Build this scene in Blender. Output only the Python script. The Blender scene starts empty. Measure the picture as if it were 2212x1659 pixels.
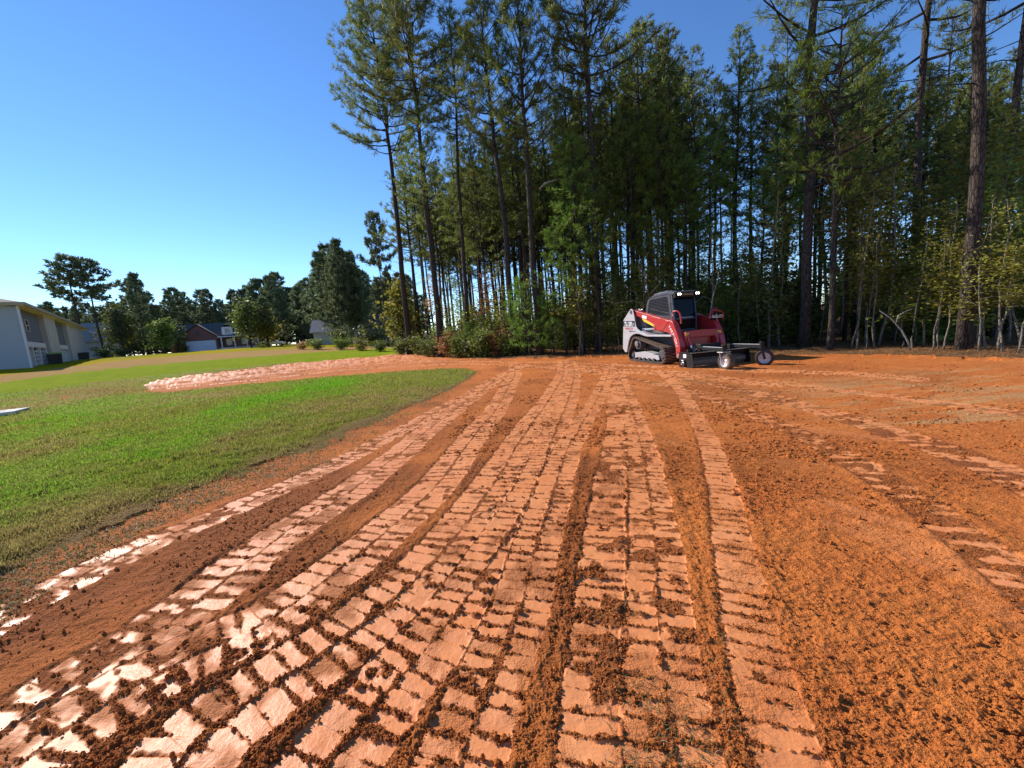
import bpy, bmesh, math, random
import numpy as np
from mathutils import Vector, Matrix, Euler

rng = np.random.default_rng(7)
random.seed(7)
scene = bpy.context.scene
C = scene.collection
R = math.radians
PI = math.pi

# ------------------------------------------------------------------ camera
FPX, PITCH, ROLL, CAMH = 864.0, R(8), 0.075, 1.6         # focal length in pixels of a 2212 px wide frame
FW, FH = 2212.0, 1659.0
_f = np.array([0, math.cos(PITCH), -math.sin(PITCH)])
_r0 = np.array([1.0, 0, 0])
_u0 = np.array([0, math.sin(PITCH), math.cos(PITCH)])
_r = _r0 * math.cos(ROLL) - _u0 * math.sin(ROLL)
_u = _u0 * math.cos(ROLL) + _r0 * math.sin(ROLL)
CAM = np.array([0, 0, CAMH])

cam_d = bpy.data.cameras.new('camera')
cam = bpy.data.objects.new('camera', cam_d)
C.objects.link(cam)
cam_d.sensor_width = 36.0
cam_d.sensor_fit = 'HORIZONTAL'
cam_d.lens = 36.0 * FPX / FW
cam_d.clip_start = 0.05
cam_d.clip_end = 6000
cam.matrix_world = Matrix(((_r[0], _u[0], -_f[0], 0), (_r[1], _u[1], -_f[1], 0), (_r[2], _u[2], -_f[2], CAMH), (0, 0, 0, 1)))
scene.camera = cam

def ray(px, py):
    return _f + _r * ((px - FW / 2) / FPX) - _u * ((py - FH / 2) / FPX)

def smooth(a, b, x):
    t = np.clip((x - a) / (b - a), 0, 1)
    return t * t * (3 - 2 * t)

def terr(x, y):
    q = np.maximum(0.0, -np.asarray(x, float) - 12.0)
    return 1.7 * (1 - np.exp(-(q / 22.0) ** 1.3))

def at(px, py, tmax=300.0):
    """ground point seen at a place of the survey picture"""
    d = ray(px, py)
    t = np.arange(1.0, tmax, 0.02)
    p = CAM + d * t[:, None]
    hit = np.nonzero(p[:, 2] < terr(p[:, 0], p[:, 1]))[0]
    return p[hit[0]] if len(hit) else p[-1]

def at_depth(px, Y):
    """ground point at distance Y ahead in the direction px"""
    lo, hi = 200.0, 1700.0
    for _ in range(50):
        m = (lo + hi) / 2
        d = ray(px, m)
        p = CAM + d * (Y / d[1])
        if p[2] > terr(p[0], p[1]): lo = m
        else: hi = m
    p[2] = terr(p[0], p[1])
    return p

def above(px, py, Y):
    d = ray(px, py)
    return CAM + d * (Y / d[1])

def project(P):
    D = P - CAM
    k = D @ _f
    k = np.where(k > 0.01, k, np.nan)
    return FW / 2 + FPX * (D @ _r) / k, FH / 2 - FPX * (D @ _u) / k

# ------------------------------------------------------------------ scene helpers
def tag(o, label=None, cat=None, group=None, kind=None):
    if label: o['label'] = label
    if cat: o['category'] = cat
    if group: o['group'] = group
    if kind: o['kind'] = kind
    return o

def empty(name, loc=(0, 0, 0), rz=0.0, label=None, cat=None, group=None):
    o = bpy.data.objects.new(name, None)
    C.objects.link(o)
    o.location = loc
    o.rotation_euler = (0, 0, rz)
    o.empty_display_size = 0.2
    return tag(o, label, cat, group)

def link(name, me, parent=None):
    o = bpy.data.objects.new(name, me)
    C.objects.link(o)
    if parent is not None: o.parent = parent
    return o

def np_mesh(name, V, F, mats=(), smooth_shade=True, face_attr=None, mat_idx=None, vert_attr=None):
    """mesh from arrays; F is an (n,k) int array"""
    me = bpy.data.meshes.new(name)
    V = np.asarray(V, np.float32)
    F = np.asarray(F, np.int32)
    n, k = F.shape
    me.vertices.add(len(V))
    me.vertices.foreach_set('co', V.ravel())
    me.loops.add(n * k)
    me.loops.foreach_set('vertex_index', F.ravel())
    me.polygons.add(n)
    me.polygons.foreach_set('loop_start', np.arange(0, n * k, k, dtype=np.int32))
    try:
        me.polygons.foreach_set('loop_total', np.full(n, k, np.int32))
    except Exception:
        pass
    for m in mats: me.materials.append(m)
    if mat_idx is not None:
        me.polygons.foreach_set('material_index', np.asarray(mat_idx, np.int32))
    me.polygons.foreach_set('use_smooth', np.full(n, smooth_shade, bool))
    for nm, a in (face_attr or {}).items():
        at_ = me.attributes.new(nm, 'FLOAT', 'FACE')
        at_.data.foreach_set('value', np.asarray(a, np.float32))
    for nm, a in (vert_attr or {}).items():
        a = np.asarray(a, np.float32)
        if a.ndim == 1:
            at_ = me.attributes.new(nm, 'FLOAT', 'POINT')
            at_.data.foreach_set('value', a)
        else:
            at_ = me.attributes.new(nm, 'FLOAT_COLOR', 'POINT')
            c4 = np.ones((len(a), 4), np.float32)
            c4[:, :3] = a
            at_.data.foreach_set('color', c4.ravel())
    me.update(calc_edges=True)
    me.validate()
    return me

class MB:
    """collects shapes for one mesh object"""
    def __init__(s):
        s.v = []; s.f = []
    def add(s, vs, fs):
        o = len(s.v)
        s.v += [tuple(map(float, v)) for v in vs]
        s.f += [tuple(i + o for i in f) for f in fs]
        return s
    def box(s, c, d, M=None):
        x, y, z = d[0] / 2, d[1] / 2, d[2] / 2
        vs = [Vector((sx * x, sy * y, sz * z)) for sz in (-1, 1) for sy in (-1, 1) for sx in (-1, 1)]
        if M is not None: vs = [M @ v for v in vs]
        vs = [v + Vector(c) for v in vs]
        return s.add(vs, [(0, 2, 3, 1), (4, 5, 7, 6), (0, 1, 5, 4), (2, 6, 7, 3), (0, 4, 6, 2), (1, 3, 7, 5)])
    def bar(s, p0, p1, w, h):
        """square bar from p0 to p1"""
        p0, p1 = Vector(p0), Vector(p1)
        d = p1 - p0
        q = d.to_track_quat('X', 'Z').to_matrix()
        return s.box((p0 + p1) / 2, (d.length, w, h), q)
    def prism(s, pts, a0, a1, axis='y'):
        """extrude a closed 2-D outline: axis y -> pts are (x,z); axis x -> (y,z); axis z -> (x,y)"""
        n = len(pts)
        mk = {'y': lambda p, a: (p[0], a, p[1]), 'x': lambda p, a: (a, p[0], p[1]), 'z': lambda p, a: (p[0], p[1], a)}[axis]
        vs = [mk(p, a0) for p in pts] + [mk(p, a1) for p in pts]
        fs = [(i, (i + 1) % n, (i + 1) % n + n, i + n) for i in range(n)]
        return s.add(vs, fs + [tuple(range(n))[::-1], tuple(range(n, 2 * n))])
    def tube(s, pts, r, k=8, closed=False):
        pts = [Vector(p) for p in pts]
        n = len(pts)
        rs = r if hasattr(r, '__len__') else [r] * n
        vs, fs = [], []
        up = Vector((0, 0, 1))
        for i, p in enumerate(pts):
            t = (pts[(i + 1) % n] - pts[i - 1]) if closed else (pts[min(i + 1, n - 1)] - pts[max(i - 1, 0)])
            t.normalize()
            a = t.cross(up)
            if a.length < 0.1: a = t.cross(Vector((1, 0, 0)))
            a.normalize(); b = t.cross(a)
            for j in range(k):
                w = 2 * PI * j / k
                vs.append(p + (a * math.cos(w) + b * math.sin(w)) * rs[i])
        m = n if closed else n - 1
        for i in range(m):
            for j in range(k):
                i2 = (i + 1) % n
                fs.append((i * k + j, i * k + (j + 1) % k, i2 * k + (j + 1) % k, i2 * k + j))
        if not closed:
            fs += [tuple(range(k))[::-1], tuple((n - 1) * k + j for j in range(k))]
        return s.add(vs, fs)
    def cyl(s, p0, p1, r, k=20, r1=None):
        return s.tube([p0, p1], [r, r if r1 is None else r1], k)
    def lathe(s, prof, p0, ax, k=28):
        """prof: (along, radius) pairs; revolve about axis ax through p0"""
        ax = Vector(ax).normalized(); p0 = Vector(p0)
        a = ax.cross(Vector((0, 0, 1)))
        if a.length < 0.1: a = Vector((1, 0, 0))
        a.normalize(); b = ax.cross(a)
        n = len(prof); vs = []
        for d, r in prof:
            for j in range(k):
                w = 2 * PI * j / k
                vs.append(p0 + ax * d + (a * math.cos(w) + b * math.sin(w)) * r)
        fs = [(i * k + j, i * k + (j + 1) % k, (i + 1) * k + (j + 1) % k, (i + 1) * k + j) for i in range(n - 1) for j in range(k)]
        return s.add(vs, fs)
    def build(s, name, mat, parent=None, bevel=0.0, smooth_shade=False, seg=2):
        me = bpy.data.meshes.new(name)
        me.from_pydata(s.v, [], s.f)
        me.validate()
        bm = bmesh.new(); bm.from_mesh(me)
        bmesh.ops.recalc_face_normals(bm, faces=bm.faces)
        bm.to_mesh(me); bm.free()
        me.materials.append(mat)
        o = link(name, me, parent)
        if bevel:
            b = o.modifiers.new('bevel', 'BEVEL')
            b.width = bevel; b.segments = seg; b.limit_method = 'ANGLE'; b.angle_limit = R(35)
        if smooth_shade:
            me.polygons.foreach_set('use_smooth', [True] * len(me.polygons))
            try: me.set_sharp_from_angle(angle=R(40))
            except Exception: pass
        return o

def text_mesh(name, body, size, mat, parent, M, depth=0.002, shear=0.0, xs=1.0, sp=1.0):
    cu = bpy.data.curves.new(name, 'FONT')
    cu.body = body; cu.size = size; cu.extrude = depth; cu.shear = shear
    cu.align_x = 'CENTER'; cu.align_y = 'CENTER'; cu.space_character = sp
    cu.offset = size * 0.018
    to = bpy.data.objects.new(name, cu)
    C.objects.link(to)
    bpy.context.view_layer.update()
    dg = bpy.context.evaluated_depsgraph_get()
    me = bpy.data.meshes.new_from_object(to.evaluated_get(dg))
    bpy.data.objects.remove(to); bpy.data.curves.remove(cu)
    me.transform(M @ Matrix.Diagonal((xs, 1, 1, 1)))
    me.materials.clear(); me.materials.append(mat)
    return link(name, me, parent)

# ------------------------------------------------------------------ numpy noise
def _hash(ix, iy, seed):
    h = (ix.astype(np.uint32) * np.uint32(374761393) + iy.astype(np.uint32) * np.uint32(668265263) + np.uint32((seed * 2246822519) & 0xffffffff))
    h = (h ^ (h >> np.uint32(13))) * np.uint32(1274126177)
    h = h ^ (h >> np.uint32(16))
    return (h & np.uint32(0xffffff)).astype(np.float32) / np.float32(0xffffff)

def vnoise(x, y, seed=0):
    xf = np.floor(x); yf = np.floor(y)
    ix = xf.astype(np.int64); iy = yf.astype(np.int64)
    u = (x - xf).astype(np.float32); v = (y - yf).astype(np.float32)
    u = u * u * u * (u * (u * 6 - 15) + 10); v = v * v * v * (v * (v * 6 - 15) + 10)
    a = _hash(ix, iy, seed); b = _hash(ix + 1, iy, seed); c = _hash(ix, iy + 1, seed); d = _hash(ix + 1, iy + 1, seed)
    return a + (b - a) * u + (c - a) * v + (a - b - c + d) * u * v

def fbm(x, y, oct=4, seed=0):
    s = 0; a = 0.5; t = 0
    for i in range(oct):
        s = s + a * vnoise(x * 2 ** i + 17.3 * i, y * 2 ** i - 9.1 * i, seed + i); t += a; a *= 0.5
    return s / t

def in_poly(px, py, poly):
    inside = np.zeros(px.shape, bool)
    n = len(poly)
    for i in range(n):
        x0, y0 = poly[i]; x1, y1 = poly[(i + 1) % n]
        if y0 == y1: continue
        c = ((y0 > py) != (y1 > py)) & (px < (x1 - x0) * (py - y0) / (y1 - y0) + x0)
        inside ^= c
    return inside

# ------------------------------------------------------------------ materials
class NT:
    def __init__(s, name):
        s.m = bpy.data.materials.new(name); s.m.use_nodes = True
        s.t = s.m.node_tree; s.t.nodes.clear()
        s.out = s.n('ShaderNodeOutputMaterial')
    def n(s, t, **kw):
        nd = s.t.nodes.new(t)
        for k, v in kw.items(): setattr(nd, k, v)
        return nd
    def l(s, a, b): s.t.links.new(a, b)
    def noise(s, scale, detail=4, rough=0.55, co=None, dist=0.0):
        nd = s.n('ShaderNodeTexNoise'); nd.inputs['Scale'].default_value = scale
        nd.inputs['Detail'].default_value = detail; nd.inputs['Roughness'].default_value = rough
        nd.inputs['Distortion'].default_value = dist
        if co is not None: s.l(co, nd.inputs['Vector'])
        return nd.outputs['Fac']
    def ramp(s, fac, stops):
        nd = s.n('ShaderNodeValToRGB')
        cr = nd.color_ramp
        while len(cr.elements) < len(stops): cr.elements.new(0.5)
        for e, (p, c) in zip(cr.elements, stops):
            e.position = p; e.color = (*c, 1) if hasattr(c, '__len__') else (c, c, c, 1)
        s.l(fac, nd.inputs['Fac'])
        return nd.outputs['Color']
    def mix(s, fac, a, b, mode='MIX'):
        nd = s.n('ShaderNodeMix', data_type='RGBA', blend_type=mode)
        for sock, val in ((nd.inputs[0], fac), (nd.inputs[6], a), (nd.inputs[7], b)):
            if hasattr(val, 'is_linked') or hasattr(val, 'links'): s.l(val, sock)
            elif hasattr(val, '__len__'): sock.default_value = (*val, 1)
            else: sock.default_value = val
        return nd.outputs[2]
    def math(s, op, a, b=0.0, clamp=False):
        nd = s.n('ShaderNodeMath', operation=op, use_clamp=clamp)
        for sock, val in ((nd.inputs[0], a), (nd.inputs[1], b)):
            if hasattr(val, 'links'): s.l(val, sock)
            else: sock.default_value = val
        return nd.outputs[0]
    def coord(s, which='Object', scale=(1, 1, 1)):
        tc = s.n('ShaderNodeTexCoord'); mp = s.n('ShaderNodeMapping')
        s.l(tc.outputs[which], mp.inputs['Vector']); mp.inputs['Scale'].default_value = scale
        return mp.outputs['Vector']
    def wpos(s, scale=(1, 1, 1)):
        g = s.n('ShaderNodeNewGeometry'); mp = s.n('ShaderNodeMapping')
        s.l(g.outputs['Position'], mp.inputs['Vector']); mp.inputs['Scale'].default_value = scale
        return mp.outputs['Vector']
    def attr(s, name, col=False):
        a = s.n('ShaderNodeAttribute', attribute_name=name)
        return a.outputs['Color' if col else 'Fac']
    def bump(s, h, strength=0.3, dist=0.02, nrm=None):
        b = s.n('ShaderNodeBump'); b.inputs['Distance'].default_value = dist
        if hasattr(strength, 'links'): s.l(strength, b.inputs['Strength'])
        else: b.inputs['Strength'].default_value = strength
        s.l(h, b.inputs['Height'])
        if nrm is not None: s.l(nrm, b.inputs['Normal'])
        return b.outputs['Normal']
    def bsdf(s, col, rough=0.6, metal=0.0, spec=0.5, nrm=None, coat=0.0, emit=None, emit_s=0.0):
        p = s.n('ShaderNodeBsdfPrincipled')
        for k, v in (('Base Color', col), ('Roughness', rough), ('Metallic', metal), ('Specular IOR Level', spec), ('Coat Weight', coat)):
            if hasattr(v, 'links'): s.l(v, p.inputs[k])
            elif hasattr(v, '__len__'): p.inputs[k].default_value = (*v, 1)
            else: p.inputs[k].default_value = v
        if nrm is not None: s.l(nrm, p.inputs['Normal'])
        if emit is not None:
            p.inputs['Emission Color'].default_value = (*emit, 1); p.inputs['Emission Strength'].default_value = emit_s
        return p.outputs['BSDF']
    def done(s, sh):
        s.l(sh, s.out.inputs['Surface']); return s.m

def paint(name, col, rough=0.45, metal=0.0, dirt=0.35, dirt_col=(0.24, 0.10, 0.045), coat=0.0, scale=3.0, spec=0.5):
    """painted or bare machine surface with dust that gathers in blotches"""
    t = NT(name); co = t.coord('Object')
    n1 = t.noise(scale, 6, 0.65, co); n2 = t.noise(scale * 14, 4, 0.6, co)
    f = t.ramp(n1, [(0.42, 0.0), (0.72, 1.0)])
    fac = t.math('MULTIPLY', f, dirt)
    c = t.mix(fac, col, dirt_col)
    c = t.mix(t.math('MULTIPLY', t.ramp(n2, [(0.45, 0.0), (0.7, 1.0)]), 0.18), c, tuple(x * 0.55 for x in col))
    rg = t.math('ADD', t.math('MULTIPLY', fac, 0.45), rough, True)
    nr = t.bump(n2, 0.06, 0.01)
    return t.done(t.bsdf(c, rg, metal, spec, nr, coat))

def plain(name, c1, c2, scale=5.0, rough=0.8, bump=0.2, bscale=30.0, dist=0.02, stretch=(1, 1, 1), spec=0.3):
    t = NT(name); co = t.coord('Object', stretch)
    c = t.mix(t.ramp(t.noise(scale, 5, 0.6, co), [(0.35, 0.0), (0.65, 1.0)]), c1, c2)
    nr = t.bump(t.noise(bscale, 4, 0.6, co), bump, dist)
    return t.done(t.bsdf(c, rough, 0, spec, nr))

def foliage(name, dark, light, trans=0.3, warm=None, rough=0.55):
    t = NT(name)
    tint = t.attr('tint')
    oi = t.n('ShaderNodeObjectInfo')
    c = t.mix(t.ramp(tint, [(0.0, 0.0), (1.0, 1.0)]), dark, light)
    if warm is not None:
        c = t.mix(t.ramp(tint, [(0.90, 0.0), (0.97, 1.0)]), c, warm)
    v = t.math('ADD', t.math('MULTIPLY', oi.outputs['Random'], 0.5), 0.75)
    hsv = t.n('ShaderNodeHueSaturation'); t.l(c, hsv.inputs['Color']); t.l(v, hsv.inputs['Value'])
    t.l(t.math('ADD', t.math('MULTIPLY', oi.outputs['Random'], 0.03), 0.487), hsv.inputs['Hue'])
    col = hsv.outputs['Color']
    p = t.bsdf(col, rough, 0, 0.3)
    tr = t.n('ShaderNodeBsdfTranslucent'); t.l(col, tr.inputs['Color'])
    mx = t.n('ShaderNodeMixShader'); mx.inputs[0].default_value = trans
    t.l(p, mx.inputs[1]); t.l(tr.outputs[0], mx.inputs[2])
    return t.done(mx.outputs[0])

def bark_mat(name, c1, c2, c3):
    t = NT(name); co = t.coord('Object', (17, 17, 3.0))
    vo = t.n('ShaderNodeTexVoronoi'); vo.feature = 'DISTANCE_TO_EDGE'; vo.inputs['Scale'].default_value = 1.3
    wob = t.noise(1.5, 3, 0.6, co)
    mp = t.mix(0.25, co, t.mix(1.0, wob, co, 'ADD'))
    t.l(mp, vo.inputs['Vector'])
    e = t.ramp(vo.outputs['Distance'], [(0.0, 0.0), (0.18, 1.0)])
    n = t.noise(2.5, 6, 0.7, co)
    c = t.mix(t.ramp(n, [(0.35, 0.0), (0.65, 1.0)]), c1, c2)
    c = t.mix(e, c3, c)
    nr = t.bump(t.mix(0.4, e, n), 0.7, 0.03)
    return t.done(t.bsdf(c, 0.9, 0, 0.15, nr))

M = {}
M['bark'] = bark_mat('pine_bark', (0.055, 0.041, 0.033), (0.115, 0.090, 0.076), (0.022, 0.017, 0.014))
M['bark_pale'] = bark_mat('sapling_bark', (0.20, 0.165, 0.125), (0.34, 0.29, 0.23), (0.10, 0.08, 0.06))
M['bark_dead'] = bark_mat('dead_wood', (0.34, 0.31, 0.28), (0.55, 0.52, 0.48), (0.2, 0.18, 0.16))
M['needle'] = foliage('pine_needles', (0.092, 0.118, 0.028), (0.265, 0.285, 0.060), 0.48, (0.16, 0.10, 0.035))
M['needle_fresh'] = foliage('young_pine_needles', (0.085, 0.145, 0.024), (0.21, 0.29, 0.040), 0.45)
M['needle_far'] = foliage('distant_needles', (0.10, 0.13, 0.068), (0.21, 0.235, 0.105), 0.35)  # lighter grey green, distance haze put into the needle colour
M['leaf'] = foliage('yellowing_leaves', (0.14, 0.15, 0.025), (0.40, 0.35, 0.06), 0.55, (0.30, 0.14, 0.035))
M['leaf_green'] = foliage('green_leaves', (0.09, 0.13, 0.025), (0.22, 0.26, 0.045), 0.5, (0.26, 0.21, 0.04))
M['leaf_rust'] = foliage('rusty_leaves', (0.22, 0.10, 0.035), (0.42, 0.22, 0.08), 0.45, (0.16, 0.15, 0.04))
M['leaf_dark'] = foliage('shade_leaves', (0.085, 0.11, 0.026), (0.19, 0.21, 0.045), 0.35, (0.2, 0.15, 0.04))
# ------------------------------------------------------------------ the ground: one polar sheet, split by what covers it
th_d = np.linspace(-R(66), R(66), 1301)
th_c = np.linspace(R(66), 2 * PI - R(66), 62)[1:-1]
TH = np.concatenate([th_d, th_c])
ra = np.linspace(0.35, 1.05, 24)[:-1]
_k = 400 * 1.6
inv = np.arange(_k / 1.05, _k / 42.0, -0.56)
rb = _k / inv
rc = [rb[-1]]
while rc[-1] < 130: rc.append(rc[-1] * 1.016)
while rc[-1] < 4000: rc.append(rc[-1] * 1.15)
RR = np.concatenate([ra, rb, np.array(rc[1:])])
NR, NTH = len(RR), len(TH)
GX = (RR[:, None] * np.sin(TH)[None, :]).astype(np.float64)
GY = (RR[:, None] * np.cos(TH)[None, :]).astype(np.float64)
RG = np.broadcast_to(RR[:, None], GX.shape)
CELL = np.maximum(RG * 0.00177, np.gradient(RR)[:, None])

Z0 = terr(GX, GY)
PX, PY = project(np.stack([GX, GY, Z0], -1).reshape(-1, 3))
PX = PX.reshape(GX.shape); PY = PY.reshape(GX.shape)
behind = ~np.isfinite(PX) | (np.abs(np.broadcast_to(((TH + PI) % (2 * PI)) - PI, GX.shape)) > R(64))

# ragged borders: shift the sample point by noise before testing
near_scale = np.clip(1.6 / np.maximum(RG, 1.6), 0.05, 1)
jx = (fbm(GX * 2.2, GY * 2.2, 4, 3) - 0.5) * 2
jy = (fbm(GX * 2.2 + 40, GY * 2.2, 4, 9) - 0.5) * 2
amp = np.where(RG < 12, 230.0, 110.0) / np.maximum(RG, 1.0)
QX = np.where(behind, -9999.0, PX + jx * np.minimum(amp, 70) * 0.8)
QY = np.where(behind, 9999.0, PY + jy * np.minimum(amp, 70) * np.clip(1.6 / RG * 2.2, 0.02, 1))

# borders traced in the survey picture (2212 px wide)
LAWN = [(-6000, 6000), (-900, 1800), (-300, 1440), (0, 1275), (100, 1217), (200, 1162), (300, 1112), (400, 1070), (500, 1032), (600, 993), (700, 956), (850, 897),
        (950, 853), (1000, 826), (1025, 811), (1030, 803), (990, 797), (860, 802), (700, 816), (500, 835), (350, 850), (300, 848), (0, 871), (-3000, 1301)]
TONGUE = [(310, 838), (325, 831), (345, 823), (420, 813), (560, 796), (700, 781), (800, 772), (870, 767), (1000, 768), (1060, 790), (1030, 802), (990, 796),
          (860, 801), (700, 815), (500, 834), (380, 847), (322, 847)]
BACK = [(-6000, 2600), (0, 870.5), (300, 847.5), (325, 846), (318, 838), (340, 826), (420, 814), (560, 797), (700, 782), (800, 773), (868, 768), (858, 750), (850, 700), (850, -400), (-6000, -400)]
WOODS = [(862, 771), (960, 776.5), (1060, 775), (1300, 771.5), (1480, 769), (1700, 769), (1900, 771), (2212, 779), (4000, 830), (9000, 1000), (9000, -900), (850, -900), (850, 740)]
inT = in_poly(QX, QY, TONGUE) & ~behind
inW = in_poly(QX, QY, WOODS) & ~behind
inL = in_poly(QX, QY, LAWN) & ~behind
inB = in_poly(QX, QY, BACK) & ~behind
CLS = np.zeros(GX.shape, np.int8)                     # 0 dirt pad, 1 lawn, 2 bright strip, 3 dry strip, 4 far lawn, 5 forest floor, 6 clay track
CLS[inL] = 1
CLS[inB] = 1
def curve(pts):
    a = np.array(pts, float)
    return np.interp(QX, a[:, 0], a[:, 1])
g_lo = curve([(-1500, 1060), (0, 852), (250, 822), (400, 804), (600, 786), (840, 769)])
g_up = curve([(-1500, 1010), (0, 827), (150, 807), (300, 792), (500, 775), (700, 760), (850, 752)])
b_up = curve([(-1500, 980), (0, 812), (130, 796), (230, 783), (400, 768), (480, 762), (640, 753), (850, 746)])
CLS[inB & (QY < g_lo)] = 2
CLS[inB & (QY < g_up)] = 3
CLS[inB & (QY < b_up)] = 4
CLS[inB & (RG > 75)] = 4
CLS[inW] = 5
CLS[inT] = 6
CLS[behind & (GX > 12.6 + np.abs(GY) * 0.15)] = 5
CLS[behind & (GX < -3.6 - 0.1 * np.abs(GY))] = 1
dirt = (CLS == 0) | (CLS == 6)

# ---- relief
def fade(lam):                                        # a wave is only modelled where the sheet is fine enough for it
    return np.clip((lam / CELL - 2.0) / 3.0, 0, 1)
relief = (fbm(GX * 0.35, GY * 0.35, 3, 21) - 0.5) * 0.10
relief *= np.clip(RG / 4.0, 0.35, 1) * np.clip(60 / np.maximum(RG, 60), 0, 1)
clod = np.zeros(GX.shape)
for lam, a, sd in ((0.34, 0.011, 31), (0.11, 0.009, 32), (0.052, 0.011, 33), (0.026, 0.010, 34), (0.014, 0.006, 35)):
    n = np.abs(vnoise(GX / lam, GY / lam, sd) - 0.5) * 2
    n = 1 - n if lam < 0.2 else n
    clod += (n ** 1.6 - 0.4) * a * fade(lam)
patch = fbm(GX * 0.9, GY * 0.9, 4, 77)

# ---- tread prints
TRK = np.full(GX.shape, -1, np.int16)
TS = np.zeros(GX.shape); TD = np.zeros(GX.shape)
def flat(px, py):
    d = ray(px, py); t = -CAMH / d[2]
    return (CAM + d * t)[:2]
# centre line in the survey picture, half width (m), pitch (m), columns, wear 0..1
TRACKS = [
    ([(2300, 1330), (2060, 1140), (1880, 1020), (1720, 930), (1560, 865), (1420, 828), (1300, 806), (1150, 792)], 0.15, 0.09, 1, 0.85),
    ([(2500, 1190), (2200, 1040), (1950, 940), (1760, 880), (1600, 840), (1450, 812), (1300, 795)], 0.20, 0.10, 2, 0.9),
    ([(2300, 905), (2000, 862), (1800, 838), (1600, 818), (1400, 800), (1200, 788)], 0.20, 0.10, 2, 0.50),
    ([(2000, 820), (1800, 806), (1600, 800), (1400, 790), (1200, 784), (1000, 780), (860, 784), (700, 797), (520, 816), (380, 834), (320, 842)], 0.24, 0.11, 2, 0.15),
    ([(1700, 830), (1500, 812), (1300, 800), (1100, 789), (960, 787), (800, 795), (650, 809), (500, 826), (360, 841)], 0.22, 0.11, 2, 0.25),
    ([(860, 774), (700, 788), (560, 803), (430, 819), (330, 834)], 0.24, 0.13, 2, 0.10),
    ([(-260, 1500), (20, 1335), (160, 1265), (300, 1193), (430, 1137), (560, 1077), (700, 1012), (800, 962), (890, 918), (960, 880), (1040, 838), (1090, 806), (1120, 790)], 0.20, 0.135, 2, 0.42),
    ([(-400, 1900), (-60, 1640), (130, 1500), (330, 1375), (480, 1262), (620, 1150), (760, 1062), (850, 990), (930, 925), (1000, 872), (1060, 832), (1108, 800), (1130, 788)], 0.235, 0.125, 2, 0.32),
    ([(-160, 1850), (60, 1640), (220, 1530), (420, 1415), (570, 1350), (710, 1250), (850, 1135), (950, 1042), (1012, 960), (1070, 885), (1098, 840), (1112, 806), (1110, 785)], 0.23, 0.115, 2, 0.22),
    ([(1290, 1900), (1290, 1640), (1295, 1450), (1300, 1300), (1308, 1150), (1318, 1050), (1330, 950), (1328, 860), (1320, 800), (1300, 785)], 0.15, 0.10, 1, 0.5),
    ([(320, 1750), (420, 1610), (580, 1490), (740, 1380), (880, 1270), (970, 1180), (1045, 1080), (1110, 980), (1160, 900), (1205, 835), (1218, 800), (1215, 780)], 0.23, 0.11, 2, 0.15),
    ([(1500, 1900), (1450, 1640), (1432, 1450), (1422, 1300), (1412, 1150), (1400, 1050), (1380, 940), (1352, 850), (1335, 800)], 0.17, 0.10, 2, 0.5),
    ([(640, 1760), (730, 1630), (850, 1480), (970, 1350), (1060, 1220), (1120, 1120), (1170, 1020), (1205, 920), (1232, 850), (1240, 800), (1230, 780)], 0.20, 0.105, 2, 0.18),
    ([(960, 1850), (1000, 1640), (1075, 1450), (1122, 1320), (1155, 1200), (1190, 1080), (1232, 960), (1290, 860), (1312, 810), (1320, 785)], 0.17, 0.10, 2, 0.08),
    ([(1760, 1760), (1690, 1600), (1628, 1400), (1592, 1220), (1562, 1060), (1530, 950), (1490, 872), (1455, 825), (1420, 800)], 0.125, 0.10, 1, 0.0),
]
def catmull(P, step):
    P = np.vstack([2 * P[0] - P[1], P, 2 * P[-1] - P[-2]])
    out = []
    for i in range(1, len(P) - 2):
        p0, p1, p2, p3 = P[i - 1:i + 3]
        n = max(2, int(np.linalg.norm(p2 - p1) / step))
        t = np.linspace(0, 1, n, endpoint=False)[:, None]
        out.append(0.5 * (2 * p1 + (p2 - p0) * t + (2 * p0 - 5 * p1 + 4 * p2 - p3) * t ** 2 + (3 * p1 - p0 - 3 * p2 + p3) * t ** 3))
    out.append(P[-2][None]); return np.vstack(out)

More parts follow.
